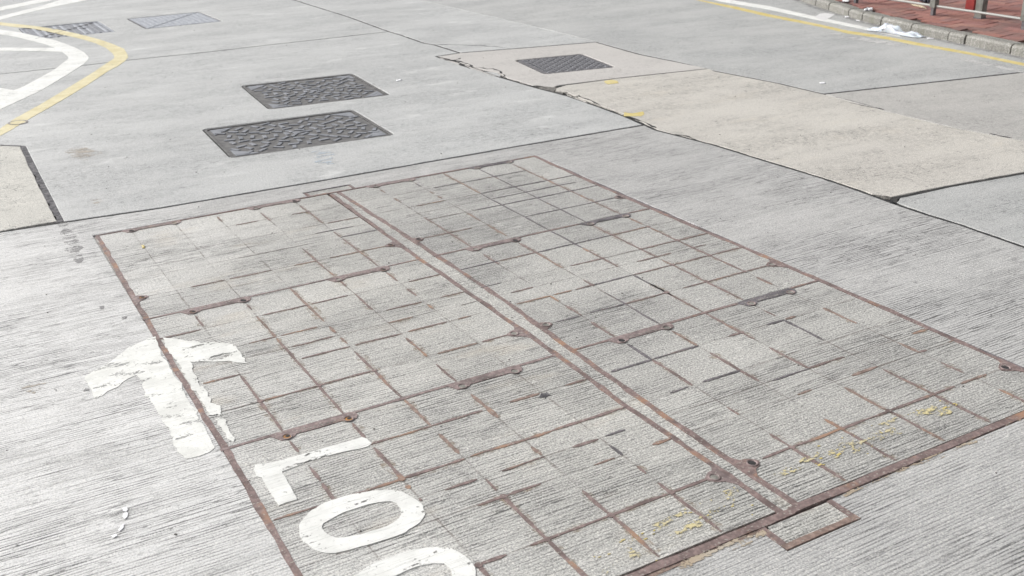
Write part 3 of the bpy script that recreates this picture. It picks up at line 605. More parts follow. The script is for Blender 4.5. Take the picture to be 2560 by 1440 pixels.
bar('edge_bar', [(1.74, 1.640), (2.13, 1.640), (2.60, 1.640), (2.918, 1.640)], 0.025, M['steel'], 0.002, 0.15, 0.002, 9)
bar('rust_lip', [(0.57, 1.617), (1.0, 1.6165), (1.32, 1.617), (1.64, 1.618)], 0.015, M['barhot'], -0.0005, 0.9, 0.003, 10)
bar('rust_bleed', [(0.9, 1.614), (1.3, 1.612), (1.62, 1.612)], 0.03, M['rustbleed'], 0.0016, 0.9, 0.004, 14, frame, 0.001)
bar('rust_bleed', [(1.9, 1.622), (2.3, 1.621), (2.9, 1.62)], 0.022, M['rustbleed'], 0.0016, 0.9, 0.004, 15, frame, 0.001)
bar('beam_rail', [(1.722, 4.845), (1.718, 4.5), (1.708, 3.9), (1.7115, 3.3), (1.7125, 2.72), (1.702, 2.3), (1.706, 2.07), (1.714, 1.63)], 0.019, M['steel'], 0.001, 0.28, 0.003, 11)
bar('beam_rail', [(1.764, 4.845), (1.776, 4.3), (1.7835, 3.78), (1.790, 3.2), (1.7745, 2.72), (1.7665, 2.3), (1.764, 2.03), (1.768, 1.64)], 0.019, M['steel'], 0.001, 0.28, 0.003, 12)
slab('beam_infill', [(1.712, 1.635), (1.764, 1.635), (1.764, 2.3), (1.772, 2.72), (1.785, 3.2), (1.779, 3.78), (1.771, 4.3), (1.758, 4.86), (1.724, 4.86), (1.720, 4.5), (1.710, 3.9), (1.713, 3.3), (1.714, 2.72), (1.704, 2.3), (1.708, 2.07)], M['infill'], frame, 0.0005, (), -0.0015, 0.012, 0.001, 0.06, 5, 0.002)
# small end boxes of the centre beam
for (y0, y1, sgn) in ((4.872, 4.935, 1), (1.620, 1.532, -1)):
    x0, x1 = (1.622, 1.853)
    t = empty('beam_end_box', (0, 0, 0), 0, frame); t.location = Vector((1.74, y0, 0))-frame.location
    def tb(name, pts, wd, mat, sd, tt=t):
        o = ribbon(name, pts, wd, 0.001+0.0003*sd, mat, None, 0.2, 0.001, 0.03, sd, 0.012, False)
        o.data.transform(Matrix.Translation((-1.74, -y0, 0))); o.parent = tt; return o
    ww = 0.008 if sgn > 0 else 0.019
    md_ = sheet('mortar_bed', [(x0-0.01, min(y0, y1)-0.008), (x1+0.01, min(y0, y1)-0.008), (x1+0.01, max(y0, y1)), (x0-0.01, max(y0, y1))], -0.002, M['steel'], None)
    md_.data.transform(Matrix.Translation((-1.74, -y0, 0))); md_.parent = t
    mm = M['bar'] if sgn > 0 else M['steel']
    y1e = y1
    tb('edge_bar', [(x0, y0), (x0, y1e)], ww, mm, 1); tb('edge_bar', [(x1, y0), (x1, y1e)], ww, M['steel'], 2)
    tb('edge_bar', [(x0-ww*0.5, y1), (x1+ww*0.5, y1)], ww, M['bardark'] if sgn > 0 else M['barhot'], 3)
    ya, yb = sorted((y0, y1))
    o = slab('concrete_panel', [(x0+0.003, ya), (x1-0.003, ya), (x1-0.003, yb), (x0+0.003, yb)], M['infill'], None, 0.001, (), -0.0005, 0.012, 0.001, 0.06, 3, 0.001)
    o.data.transform(Matrix.Translation((-1.74, -y0, 0))); o.parent = t

# ------------------------------------------------------------------ six covers
LX = [None, 0.7525, 0.9465, 1.1405, 1.3345, 1.5285, 1.7020]
RX = [1.7740, 1.957, 2.152, 2.348, 2.544, 2.739, 2.909]
RY = [(4.855, 4.647, 4.434, 4.22, 4.007, 3.785), (3.785, 3.585, 3.375, 3.16, 2.945, 2.72), (2.72, 2.52, 2.305, 2.085, 1.865, 1.652)]
# visible stretches of the bars: V[i] along column line i (units: rows 0..5), H[j] along row line j (units: columns 0..6)
o_, d_ = 'o', 'd'
VIS = {
 'L1': dict(V={3: [(.2, .6)], 4: [(.5, 1.15), (3.2, 4.95)], 5: [(.5, 1.95), (2.6, 3.0), (3.1, 4.9)], 1: [(4.3, 4.8, 'f')], 2: [(2.2, 2.6, 'f')]},
            H={1: [(3.2, 3.75), (4.6, 5.0)], 2: [(5.1, 6.0)], 3: [(5.0, 6.0, d_), (2.6, 4.2, 'f')], 4: [(4.3, 6.0, o_), (3.5, 4.0, o_), (1.3, 2.0), (2.1, 3.0)], 2.5: [(4.6, 5.6, d_)]}),
 'L2': dict(V={1: [(.35, .9), (3.05, 4.95)], 2: [(.35, .65), (1.0, 2.0, o_), (2.05, 4.95)], 3: [(0.05, 1.85, o_), (2.1, 2.4), (2.6, 2.9, o_), (3.2, 4.95)], 4: [(.1, .55), (1.0, 1.85), (3.2, 4.0), (4.3, 4.95)], 5: [(.3, .85), (1.3, 1.7), (2.15, 2.4, o_)]},
            H={1: [(0.05, .9), (2.1, 3.0), (3.1, 3.85), (5.2, 6.0)], 2: [(1.5, 2.0), (2.1, 2.8), (4.2, 4.95), (5.4, 6.0)], 2.5: [(2.1, 2.9), (4.0, 4.5, o_), (5.6, 6, 'f')], 3: [(.3, 1.0), (2.1, 3.0), (3.1, 4.0), (4.15, 4.95), (5.2, 5.5, o_)], 4: [(.1, 1.0, 'f'), (1, 2), (2, 3), (4.2, 5.0, o_), (5.1, 5.75)]}),
 'L3': dict(V={1: [(.3, .65), (1.1, 1.5), (1.55, 2.0)], 2: [(.3, .8), (1.1, 2.05), (2.15, 2.25, o_), (2.5, 2.56), (4.0, 4.8)], 3: [(.05, 1.0, o_), (1.25, 1.85, o_), (2.55, 2.85), (2.95, 4.0), (4.0, 4.95)], 4: [(.45, 1.3, o_), (2.2, 2.45, o_), (3.4, 4.0), (4.0, 4.95)], 5: [(2.7, 3.0, d_), (3.3, 3.5), (3.75, 4.95)]},
            H={1: [(0, .12), (2, 3.0), (3, 3.9), (4.4, 4.95, o_), (5.5, 6.0)], 2: [(.1, .75), (1, 2.05), (2.05, 3.0), (3.1, 4.5), (4.5, 6.0)], 2.5: [(2.4, 2.9), (3.3, 4.0), (4.5, 4.95), (5.1, 5.5, d_)], 3: [(2.6, 3.1), (3.1, 3.6), (4.5, 4.85, o_), (5.6, 6.0)], 4: [(2.0, 2.4), (2.75, 4.0), (4, 5), (5, 5.75)]}),
 'R1': dict(V={1: [(.4, .7, o_), (1.2, 1.6), (2.8, 4.95)], 2: [(.4, .7, d_), (1.2, 1.4, o_), (1.6, 1.85, o_), (3.05, 3.7), (4.0, 4.8, o_)], 3: [(0, 2.0, o_), (2.1, 4.95, d_)], 4: [(.2, 4.95, d_)], 5: [(.3, 4.95)]},
            H={1: [(2.2, 3, d_), (3, 5, d_)], 2: [(1.2, 2.0), (3, 5, d_), (5, 6, d_)], 2.5: [(3.05, 5.6, d_)], 3: [(2.2, 6, d_), (1, 2, 'f')], 4: [(.3, 1.0), (1, 1.6), (3, 5.9, d_)]}),
 'R2': dict(V={1: [(.5, 1.15), (3.0, 3.3, o_), (3.5, 4.0), (4.3, 4.95)], 2: [(.3, 1.0), (1, 2.0, o_), (2.7, 3.0), (3.4, 4.95, d_)], 3: [(0, 1.3, d_), (1.3, 2.5), (3, 4.2, d_), (3.5, 4.95)], 4: [(.2, 2.5), (2.7, 3.0, o_), (3.0, 4.95)], 5: [(.3, .8, o_), (1, 4.0), (4.3, 4.7)]},
            H={1: [(.1, 1.1, d_), (1.1, 2), (2, 4, d_), (4, 5.0)], 2: [(0, .5, d_), (2.2, 3), (3, 4, 'f'), (4, 5), (5, 6)], 2.5: [(.4, .95), (3.5, 4.4), (5, 5.4)], 3: [(.2, 1, o_), (1.1, 1.5, o_), (1.6, 2), (2, 3, d_), (3, 5), (5, 6)], 4: [(.4, 1, d_), (1.2, 2, d_), (2, 3), (3.4, 4), (4, 5.0), (5, 5.7)]}),
 'R3': dict(V={1: [(.3, 1.0, d_), (1, 2.0), (2.75, 3.0), (3.6, 4.0), (4, 4.95)], 2: [(.3, 1.0, o_), (1.3, 2.4), (3.7, 4.0), (4, 4.95)], 3: [(0, 1.3), (1.65, 2.5), (3.2, 4, o_), (4, 4.95)], 4: [(.5, .8), (1, 1.9, d_), (3.1, 4.0), (4, 4.95)], 5: [(1.0, 1.75, o_), (2.6, 3.0, o_), (3.4, 3.8), (4.4, 4.95)]},
            H={1: [(.1, 1, d_), (1, 2, d_), (2.7, 3), (3.6, 4, d_), (4.05, 4.3, o_)], 2: [(.5, .9, d_), (1.2, 2, d_), (2.8, 3, 'f')], 2.5: [(2.2, 3.0, d_), (3, 3.8), (5.55, 6, o_)], 3: [(2.2, 2.5, o_), (3.4, 4, o_), (5, 5.2), (5.85, 6, o_)], 4: [(.4, 1), (1, 2), (2, 3), (3, 4.0), (4, 4.5), (4.65, 5.3, o_)]}),
}
BMAT = {o_: M['barhot'], d_: M['bardark'], 'f': M['mortar'], None: M['bar']}
LABEL = {
 'L1': 'concrete filled cover at the far left corner of the frame, pale with few bars showing',
 'L2': 'middle left cover crossed by the white arrow head',
 'L3': 'near left cover painted with the white letters',
 'R1': 'far right cover with a dark grid of bars in its right half',
 'R2': 'middle right cover showing a nearly full grid of rusty bars',
 'R3': 'near right cover with yellow flecks and clear squares along its near edge'}
HOLEFILL = {'L1': 'dggd', 'L2': 'odgo', 'L3': 'ooff', 'R1': 'ffff', 'R2': 'fdff', 'R3': 'dfff'}
covers = {}
panel_cache = {}
def keyhole(par, x, y, kind, r=0.0130):
    V, F = [], []; n = 18; z0 = 0.0030
    rings = [(r*1.28, 0.0), (r*1.22, 0.0016), (r*1.02, 0.0016), (r*0.86, -0.0006)]
    for rr, zz in rings:
        for i in range(n):
            a = 2*math.pi*i/n; V.append((x+rr*math.cos(a), y+rr*math.sin(a)*1.05, z0+zz))
    for k in range(3):
        for i in range(n):
            j = (i+1) % n; F.append((k*n+i, k*n+j, (k+1)*n+j, (k+1)*n+i))
    h = mesh('key_hole', V, F, M['plate'], par)
    V = [(x+r*0.9*math.cos(2*math.pi*i/n), y+r*0.9*math.sin(2*math.pi*i/n)*1.05, z0-0.0005) for i in range(n)]
    mt = {'d': M['groove'], 'o': M['hole'], 'g': M['holefill'], 'f': M['holefill']}[kind]
    c = mesh('hole_filling', [(v[0], v[1], v[2]) for v in V], [tuple(range(n))], mt, None)
    c.data.transform(Matrix.Translation(-par.location)); c.parent = h
    if kind in 'do':
        V = [(x+r*0.2+r*0.55*math.cos(2*math.pi*i/n), y+r*0.15+r*0.5*math.sin(2*math.pi*i/n), z0+0.0002) for i in range(n)]
        c = mesh('hole_shade_disc', V, [tuple(range(n))], M['groove'], None)  # flat dark disc, shade painted in place of real hole depth
        c.data.transform(Matrix.Translation(-par.location)); c.parent = h
        c.name = 'hole_painted_shade'
    return h
for side, XS in (('L', LX), ('R', RX)):
    for r_, YS in enumerate(RY):
        key = side+str(r_+1)
        ym = (YS[0]+YS[5])/2
        X = list(XS)
        if side == 'L': X[0] = edgeX(ym)
        cv = empty('chamber_cover', ((X[0]+X[6])/2, ym, 0)); tag(cv, LABEL[key], 'access cover', 'concrete filled covers of the access chamber')
        covers[key] = cv
        def yy(t, YS=YS):
            i = min(4, int(t)); return YS[i]+(YS[i+1]-YS[i])*(t-i)
        def xx(t, X=X):
            i = min(5, int(t)); return X[i]+(X[i+1]-X[i])*(t-i)
        tr = MB(); tr.add([(X[0], YS[5], -0.006), (X[6], YS[5], -0.006), (X[6], YS[0], -0.006), (X[0], YS[0], -0.006)], [(0, 1, 2, 3)])
        tr.build('tray', M['steel'], cv)
        rows = [0, 1, 2, 2.5, 3, 4, 5]
        for a in range(6):
            ya, yb = yy(rows[a+1]), yy(rows[a])
            for i in range(6):
                xa, xb = X[i], X[i+1]
                x0 = xa; x1 = xb
                if side == 'L' and i == 0: x0 = edgeX((ya+yb)/2)+0.001
                if a == 0: yb2 = yb-0.006
                else: yb2 = yb
                y0 = ya+(0.005 if a == 5 else 0.0)
                b = MB(); b.box(((x0+x1)/2, (y0+yb2)/2, -0.0025), x1-x0, yb2-y0, 0.005, 0, 0.0)
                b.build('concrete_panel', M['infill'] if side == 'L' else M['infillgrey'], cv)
        zb = 0.0012
        for i in range(1, 6):
            ribbon('rust_trace', [(X[i], YS[0]-0.01), (X[i], YS[5]+0.01)], 0.0055, 0.0004, M['trace'], cv, 0.7, 0.002, 0.02, i+r_, 0.0008, False)
        for j in (1, 2, 2.5, 3, 4):
            ribbon('rust_trace', [(X[0]+0.012, yy(j)), (X[6]-0.01, yy(j))], 0.0045, 0.0007, M['trace'], cv, 0.7, 0.002, 0.02, j+r_+3, 0.0008, False)
        for i, segs in VIS[key]['V'].items():
            for k, s in enumerate(segs):
                t = s[2] if len(s) > 2 else None
                wd = (0.0078, 0.0088, 0.0100)[r_]*(0.75 if t == 'f' else 1.0)*(1.1 if t == 'o' else 1)
                if key == 'R1': wd *= 0.95
                y0, y1 = yy(s[0]), yy(s[1])
                if t in (None, 'o'): ribbon('rust_bleed', [(X[i]+0.002, y0), (X[i]+0.002, y1)], 0.026, 0.00025, M['bleed'], cv, 0.7, 0.004, 0.02, i+k, 0.0002)
                ribbon('steel_bar', [(X[i], y0), (X[i], (y0+y1)/2), (X[i], y1)], wd, zb, BMAT[t], cv, 0.45, 0.0022, 0.015, i*3+k+r_*7, 0.002)
        for j, segs in VIS[key]['H'].items():
            for k, s in enumerate(segs):
                t = s[2] if len(s) > 2 else None
                y = yy(j); x0, x1 = xx(s[0]), xx(s[1])
                if t in (None, 'o'): ribbon('rust_bleed', [(x0, y-0.002), (x1, y-0.002)], 0.020, 0.00055, M['bleed'], cv, 0.7, 0.004, 0.02, j+k, 0.0002)
                ribbon('steel_bar', [(x0, y), (x1, y)], ((0.0068, 0.0078, 0.0095)[r_] if t != 'f' else 0.005)*(1.15 if t == 'o' else 1), zb+0.0004, BMAT[t], cv, 0.5, 0.0022, 0.015, j*5+k+r_*3, 0.002)
        # rusty knots where bars cross
        for i, segs in VIS[key]['V'].items():
            for j in (1, 2, 3, 4):
                if any(s[0] <= j <= s[1] and len(s) < 3 for s in segs) and any(s[0] <= i <= s[1] and len(s) < 3 for s in VIS[key]['H'].get(j, [])):
                    cx, cy = X[i], yy(j); n = 10
                    V = [(cx+(0.0105+0.003*noise.noise(Vector((cx*9+q, cy*9, 1))))*math.cos(2*math.pi*q/n), cy+(0.0105+0.003*noise.noise(Vector((cx*9, cy*9+q, 1))))*math.sin(2*math.pi*q/n), zb+0.0008) for q in range(n)]
                    mesh('bar_knot', V, [tuple(range(n))], M['bar'], cv)
        # joint rim along the top edge and lifting plates with key holes
        if r_ > 0:
            x0 = X[0]-0.004
            ribbon('rim', [(x0, YS[0]), (X[6]+0.002, YS[0])], 0.0105 if r_ == 1 else 0.0125, 0.0016, M['steel'] if side == 'R' else M['plate'], cv, 0.3, 0.0015, 0.03, r_+3, 0.004, False)
        for q, (ia, ib) in enumerate(((1, 2), (4, 5))):
            xa, xb = X[ia], X[ib]; y0 = YS[0]
            if r_ == 0: yt, yb_, d = y0+0.004, y0-0.022, 0.012
            else: yt, yb_, d = y0+0.007, y0-0.026, 0.018
            pts = [(xa-0.045, y0+0.003), (xa-0.02, yt), ((xa+xb)/2, yt), (xb+0.02, yt), (xb+0.03, y0-0.004), (xb+0.034, y0-0.02), (xb+0.022, y0-0.022-d), (xb+0.0, y0-0.026-d),
                   (xb-0.022, yb_-0.006), (xa+0.03, yb_-0.004), (xa+0.022, y0-0.022-d), (xa+0.0, y0-0.028-d), (xa-0.022, y0-0.024-d), (xa-0.035, y0-0.014)]
            pl = sheet('lifting_plate', pts, 0.0024, M['plate'] if not (side == 'R' and q == 1) else M['bardark'], cv, (), 0.0015, 0.012, 20, q, 0.003)
            kinds = HOLEFILL[key]
            keyhole(cv, xa+0.0, y0-0.0275-(0.0 if r_ == 0 else 0.004), kinds[q*2])
            keyhole(cv, xb+0.0, y0-0.0275-(0.0 if r_ == 0 else 0.004), kinds[q*2+1])
            # worn raised casting marks between the two holes
            e = MB(); xk = xa+0.045
            while xk < xb-0.035:
                e.box((xk, yb_+0.004+random.uniform(-0.002, 0.002), 0.0028), random.uniform(0.003, 0.008), random.uniform(0.003, 0.006), 0.0012, random.uniform(-.6, .6)); xk += random.uniform(0.008, 0.013)
            e.build('casting_marks', M['holefill'] if (side == 'L' or r_ == 2) else M['bardark'], cv)
        # side lifting points near the bottom of the cover
        for sx in (0, 6):
            if key == 'L3' and sx == 0: continue
            if key == 'L2' and sx == 0: continue
            xe = X[sx] if not (side == 'L' and sx == 0) else edgeX(yy(4))+0.002
            s = 1 if sx == 0 else -1; y0 = yy(4)-0.004
            pts = [(xe-0.004*s, y0+0.06), (xe+0.012*s, y0+0.03), (xe+0.03*s, y0+0.026), (xe+0.052*s, y0+0.012), (xe+0.055*s, y0-0.004), (xe+0.04*s, y0-0.020), (xe+0.018*s, y0-0.030), (xe-0.004*s, y0-0.065)]
            sheet('lifting_plate', pts, 0.0020, M['plate'] if side == 'L' else M['steel'], cv, (), 0.002, 0.012, 20, sx, 0.003)
            keyhole(cv, xe+0.031*s, y0-0.001, {'L1': 'o', 'R3': 'd', 'L3': 'f', 'R1': 'd', 'R2': 'f', 'L2': 'f'}[key])

# painted shapes on the covers
def on(key, name, pts, mat, label=None, holes=(), rag=0.004, seed=0.0, z=0.0024, step=0.012):
    cvr = covers[key]
    o = sheet(name, pts, z, mat, cvr, holes, rag, step, 26, seed, 0.0022)
    if label: o['label'] = label
    return o
on('L2', 'arrow_marking', [(0.6021, 3.5874), (0.6391, 3.5482), (0.7169, 3.4675), (0.7922, 3.4079), (0.8026, 3.3710), (0.8013, 3.3198), (0.7992, 3.2667), (0.7955, 3.2230), (0.7720, 3.2450), (0.7457, 3.2723), (0.6786, 3.3151), (0.6357, 3.3424), (0.6337, 3.3085), (0.6268, 3.2714), (0.6260, 3.2278), (0.6211, 3.1745), (0.6178, 3.1474), (0.6282, 3.1376), (0.6238, 3.0738), (0.6209, 3.0170), (0.6351, 2.9689), (0.6297, 2.9281), (0.6221, 2.8670), (0.6170, 2.7954), (0.6181, 2.7623), (0.6078, 2.7476), (0.6023, 2.7696), (0.6033, 2.8313), (0.6016, 2.9026), (0.5942, 2.9652), (0.5978, 3.0530), (0.5943, 3.1559), (0.5946, 3.2078), (0.5983, 3.3486), (0.5933, 3.4053), (0.5967, 3.4876)], M['whiteold'], 'right half of the worn white arrow, on the cover', rag=0.006, seed=4)
Lp = [(0.6251, 2.5892), (0.6415, 2.5789), (0.6943, 2.5730), (0.7566, 2.5715), (0.8285, 2.5699), (0.8894, 2.5682), (0.9407, 2.5651), (0.9471, 2.5504), (0.9493, 2.5201), (0.9344, 2.5113), (0.8695, 2.5186), (0.8056, 2.5257), (0.7446, 2.5218), (0.7081, 2.5179), (0.6781, 2.5150), (0.6763, 2.4759), (0.6748, 2.4421), (0.6720, 2.4143), (0.6701, 2.3864), (0.6670, 2.3619), (0.6408, 2.3629), (0.6169, 2.3605), (0.6166, 2.3889), (0.6177, 2.4324), (0.6179, 2.4707), (0.6210, 2.5151), (0.6087, 2.5298), (0.6149, 2.5640)]
on('L3', 'letter_marking', Lp, M['white'], 'white painted letter L', rag=0.0022, seed=1)
Oo = [(0.6259, 2.2306), (0.6385, 2.2571), (0.6540, 2.2701), (0.6842, 2.2931), (0.7105, 2.3045), (0.7411, 2.3114), (0.8122, 2.3045), (0.8533, 2.2923), (0.8923, 2.2748), (0.9212, 2.2478), (0.9371, 2.1938), (0.9397, 2.1577), (0.9332, 2.1321), (0.9198, 2.1092), (0.9020, 2.0957), (0.8535, 2.0757), (0.8144, 2.0745), (0.7723, 2.0774), (0.7210, 2.0824), (0.6710, 2.0889), (0.6500, 2.1019), (0.6329, 2.1256), (0.6188, 2.1723), (0.6187, 2.2015)]
Oi = [(0.6786, 2.2080), (0.6883, 2.2222), (0.7095, 2.2294), (0.7319, 2.2362), (0.7581, 2.2409), (0.7866, 2.2422), (0.8088, 2.2412), (0.8461, 2.2353), (0.8764, 2.2207), (0.8861, 2.2039), (0.8851, 2.1789), (0.8758, 2.1510), (0.8631, 2.1382), (0.8452, 2.1309), (0.8208, 2.1259), (0.7936, 2.1267), (0.7510, 2.1293), (0.7116, 2.1381), (0.6955, 2.1461), (0.6833, 2.1615), (0.6776, 2.1827)]
on('L3', 'letter_marking', Oo, M['white'], 'upper white painted letter O', (Oi,), 0.0024, 2)
O2o = [(0.6649, 1.9707), (0.6815, 1.9814), (0.7120, 1.9979), (0.7675, 2.0053), (0.7996, 2.0057), (0.8324, 2.0022), (0.8643, 1.9938), (0.8910, 1.9811), (0.9199, 1.9575), (0.9360, 1.9141), (0.9383, 1.8853), (0.9348, 1.8604), (0.9230, 1.8325), (0.9014, 1.8080), (0.8573, 1.7882), (0.7868, 1.7908), (0.7131, 1.8042), (0.6574, 1.8337), (0.6359, 1.8755), (0.6377, 1.9233)]
O2i = [(0.6978, 1.8929), (0.7046, 1.9088), (0.7318, 1.9244), (0.7836, 1.9360), (0.8207, 1.9362), (0.8596, 1.9284), (0.8788, 1.9129), (0.8830, 1.8853), (0.8746, 1.8624), (0.8529, 1.8447), (0.8116, 1.8413), (0.7627, 1.8464), (0.7163, 1.8552), (0.6989, 1.8725)]
on('L3', 'letter_marking', O2o, M['white'], 'lower white painted letter O at the bottom of the photo', (O2i,), 0.0024, 3)
# yellow flecks left of an old line
on('L3', 'faded_yellow_paint', [(1.18, 1.675), (1.40, 1.70), (1.66, 1.71), (1.69, 1.80), (1.45, 1.78), (1.20, 1.73)], M['yellowworn'], None, (), 0.006, 5, 0.0026)
on('R3', 'faded_yellow_paint', [(1.80, 1.72), (2.1, 1.745), (2.5, 1.76), (2.52, 1.83), (2.2, 1.82), (1.82, 1.79)], M['yellowworn'], None, (), 0.006, 6, 0.0026)
for key, n, (xa, xb, ya, yb) in (('L3', 24, (1.20, 1.68, 1.665, 1.80)), ('R3', 26, (1.84, 2.55, 1.70, 1.83))):
    b = MB()
    for k in range(n):
        x = random.uniform(xa, xb); y = ya+(yb-ya)*random.random()
        if key == 'R3': y = 1.775+0.03*random.gauss(0, 1)
        if key == 'L3': y = 1.735+0.035*random.gauss(0, 1)
        s = random.uniform(0.0018, 0.0045)*(2.0 if random.random() < 0.14 else 1)
        b.box((x, y, 0.0012), s*random.uniform(1.2, 2.6), s*0.8, 0.0012, random.uniform(-.3, .3), 0.0003)
    tag(b.build('yellow_flecks', M['yellow2'], covers[key]), kind='stuff')

# ------------------------------------------------------------------ patterned manhole covers
def box_mesh(name, sx, sy, sz, mat, ch=0.0):
    b = MB(); b.box((0, 0, 0), sx, sy, sz, 0, ch)
    me = bpy.data.meshes.new(name); me.from_pydata(b.V, [], b.F); me.update(); me.materials.append(mat); return me
def lid(q, label, kind):
    c, sx, sy, rz = q
    root = empty('manhole_cover', (c[0], c[1], 0), rz); tag(root, label, 'manhole cover')
    def loc(name, pts, z, mat, th, holes=()):
        o = sheet(name, pts, z, mat, None, holes, 0.0, 0.02, 22, 0, th); o.parent = root; return o
    outer = rrect((0, 0), sx, sy, 0, 0.03, 0.004); inner = rrect((0, 0), sx-0.024, sy-0.024, 0, 0.025)
    return root, loc, outer, inner
tread = box_mesh('tread_block', 0.064, 0.023, 0.006, M['tread'], 0.001)
def pattern_lid(q, label, seed):
    root, loc, outer, inner = lid(q, label, 0); c, sx, sy, rz = q
    loc('frame_rim', outer, -0.002, M['iron'], 0.012, (inner,))
    loc('lid_plate', rrect((0, 0), sx-0.032, sy-0.032, 0, 0.022), -0.006, M['iron'], 0.008)
    rn = random.Random(seed)
    hx, hy = sx/2-0.045, sy/2-0.04
    k = 0
    rr = 0.062; ring = 0
    while rr < 0.62:
        n = max(6, int(2*math.pi*rr/0.088))
        for i in range(n):
            a = 2*math.pi*(i+0.5*(ring % 2))/n+rn.uniform(-.04, .04)
            x, y = rr*math.cos(a), rr*math.sin(a)
            if abs(x) > hx or abs(y) > hy: continue
            if abs(x)/hx+abs(y)/hy > 1.8: continue
            o = link('tread_block', tread, root)
            o.location = (x, y, -0.0035); o.rotation_euler = (0, 0, a+(math.pi/2 if (i+ring) % 2 else 0)+rn.uniform(-.18, .18)); k += 1
        rr += 0.068; ring += 1
    # corner webs
    for sxx in (-1, 1):
        for syy in (-1, 1):
            p = [(sxx*(sx/2-0.03), syy*(sy/2-0.03)), (sxx*(sx/2-0.17), syy*(sy/2-0.03)), (sxx*(sx/2-0.03), syy*(sy/2-0.17))]
            loc('corner_web', p, -0.003, M['tread'], 0.004)
    loc('centre_boss', rrect((0, 0), 0.05, 0.05, 0.4, 0.02), -0.002, M['tread'], 0.005)
    # dark slot round the lid
    rm_ = rrect((0, 0), sx, sy, 0, 0.034, 0.011)
    loc('slot', rm_, -0.009, M['groove'], 0.002)
pattern_lid(LB, 'nearer of the two rectangular cast iron manhole covers with raised blocks', 3)
pattern_lid(LA, 'farther of the two rectangular cast iron manhole covers with raised blocks', 8)
# ribbed split cover under the yellow curve
def ribbed(q, label):
    root, loc, outer, inner = lid(q, label, 1); c, sx, sy, rz = q
    loc('frame_rim', outer, -0.001, M['ironblue'], 0.012, (inner,))
    loc('lid_plate', inner, -0.006, M['tread'], 0.006)
    n = 11
    for i in range(n):
        x = -sx/2+0.05+(sx-0.1)*i/(n-1)
        b = MB(); b.box((x, 0.0, -0.003), 0.026, sy-0.10, 0.006, 0, 0.002)
        b.build('rib', M['ironblue'] if i % 3 else M['tread'], root, False)
    b = MB(); b.box((0, 0, 0.0), math.hypot(sx, sy)*0.9, 0.012, 0.004, math.atan2(-sy, sx)*-1, 0.001); b.build('diagonal_seam', M['irondark'], root, False)
    b = MB(); b.box((0.16, 0.03, 0.001), 0.09, 0.02, 0.006, 0.2, 0.002); b.build('lifting_lug', M['stud'], root, False)
    b = MB(); b.box((-0.08, 0.12, 0.001), 0.07, 0.02, 0.006, 0.2, 0.002); b.build('lifting_lug', M['stud'], root, False)
ribbed(M1, 'ribbed iron manhole cover partly under the yellow and white curved lines')
def triangular(q, label):
    root, loc, outer, inner = lid(q, label, 2); c, sx, sy, rz = q
    loc('frame_rim', outer, -0.002, M['irondark'], 0.012, (rrect((0, 0), sx-0.02, sy-0.02, 0, 0.02),))
    a = sx/2-0.012; b_ = sy/2-0.012; e = 0.010
    # seam runs from the near left corner to the far right corner
    for k, tri in enumerate(([(-a, -b_+e), (a-e, b_), (-a, b_)], [(-a+e, -b_), (a, -b_), (a, b_-e)])):
        o = loc('triangular_plate', tri, -0.001, M['ironblue'], 0.010)
    loc('slot', rrect((0, 0), sx-0.004, sy-0.004, 0, 0.02), -0.012, M['groove'], 0.002)
    for i in range(12):
        x = -a+0.04+(2*a-0.08)*i/11; yt = b_-0.02; ys = -b_+(x+a)*(b_/a)+0.03
        if yt-ys > 0.04:
            m_ = MB(); m_.box((x, (yt+ys)/2, 0.0), 0.012, yt-ys, 0.003, 0, 0.001); m_.build('rib', M['ironblue'], root, False)
        ys2 = ys-0.06; yb = -b_+0.02
        if ys2-yb > 0.04:
            m_ = MB(); m_.box((x, (yb+ys2)/2, 0.0), 0.012, ys2-yb, 0.003, 0, 0.001); m_.build('rib', M['ironblue'], root, False)
triangular(M2, 'blue grey manhole cover split by one diagonal seam')
def studded(q, label):
    root, loc, outer, inner = lid(q, label, 3); c, sx, sy, rz = q
    loc('frame_rim', rrect((0, 0), sx, sy, 0, 0.06, 0.002), -0.002, M['irondark'], 0.012, (rrect((0, 0), sx-0.03, sy-0.03, 0, 0.05),))
    loc('lid_plate', rrect((0, 0), sx-0.036, sy-0.036, 0, 0.05), -0.003, M['irondark'], 0.008)
    loc('slot', rrect((0, 0), sx, sy, 0, 0.06, 0.010), -0.012, M['groove'], 0.002)
    b = MB(); n = 13
    for i in range(n):
        for j in range(n):
            x = (i/(n-1)-.5)*(sx-0.10); y = (j/(n-1)-.5)*(sy-0.10)
            b.box((x, y, -0.0005), 0.020, 0.008, 0.005, 0.0 if (i+j) % 2 else 1.57, 0.001)
    tag(b.build('raised_studs', M['tread'], root, False), kind='stuff')
    b = MB()
    for i in range(n):
        if i % 2 == 0:
            b.box(((i/(n-1)-.5)*(sx-0.09), -sy/2+0.035, 0.0), 0.022, 0.008, 0.005, 0, 0.001)
            b.box((-sx/2+0.04, (i/(n-1)-.5)*(sy-0.09), 0.0), 0.016, 0.008, 0.005, 0, 0.001)
    tag(b.build('shiny_studs', M['stud'], root, False), kind='stuff')
studded(L7, 'small dark studded manhole cover set in the pinkish slab')
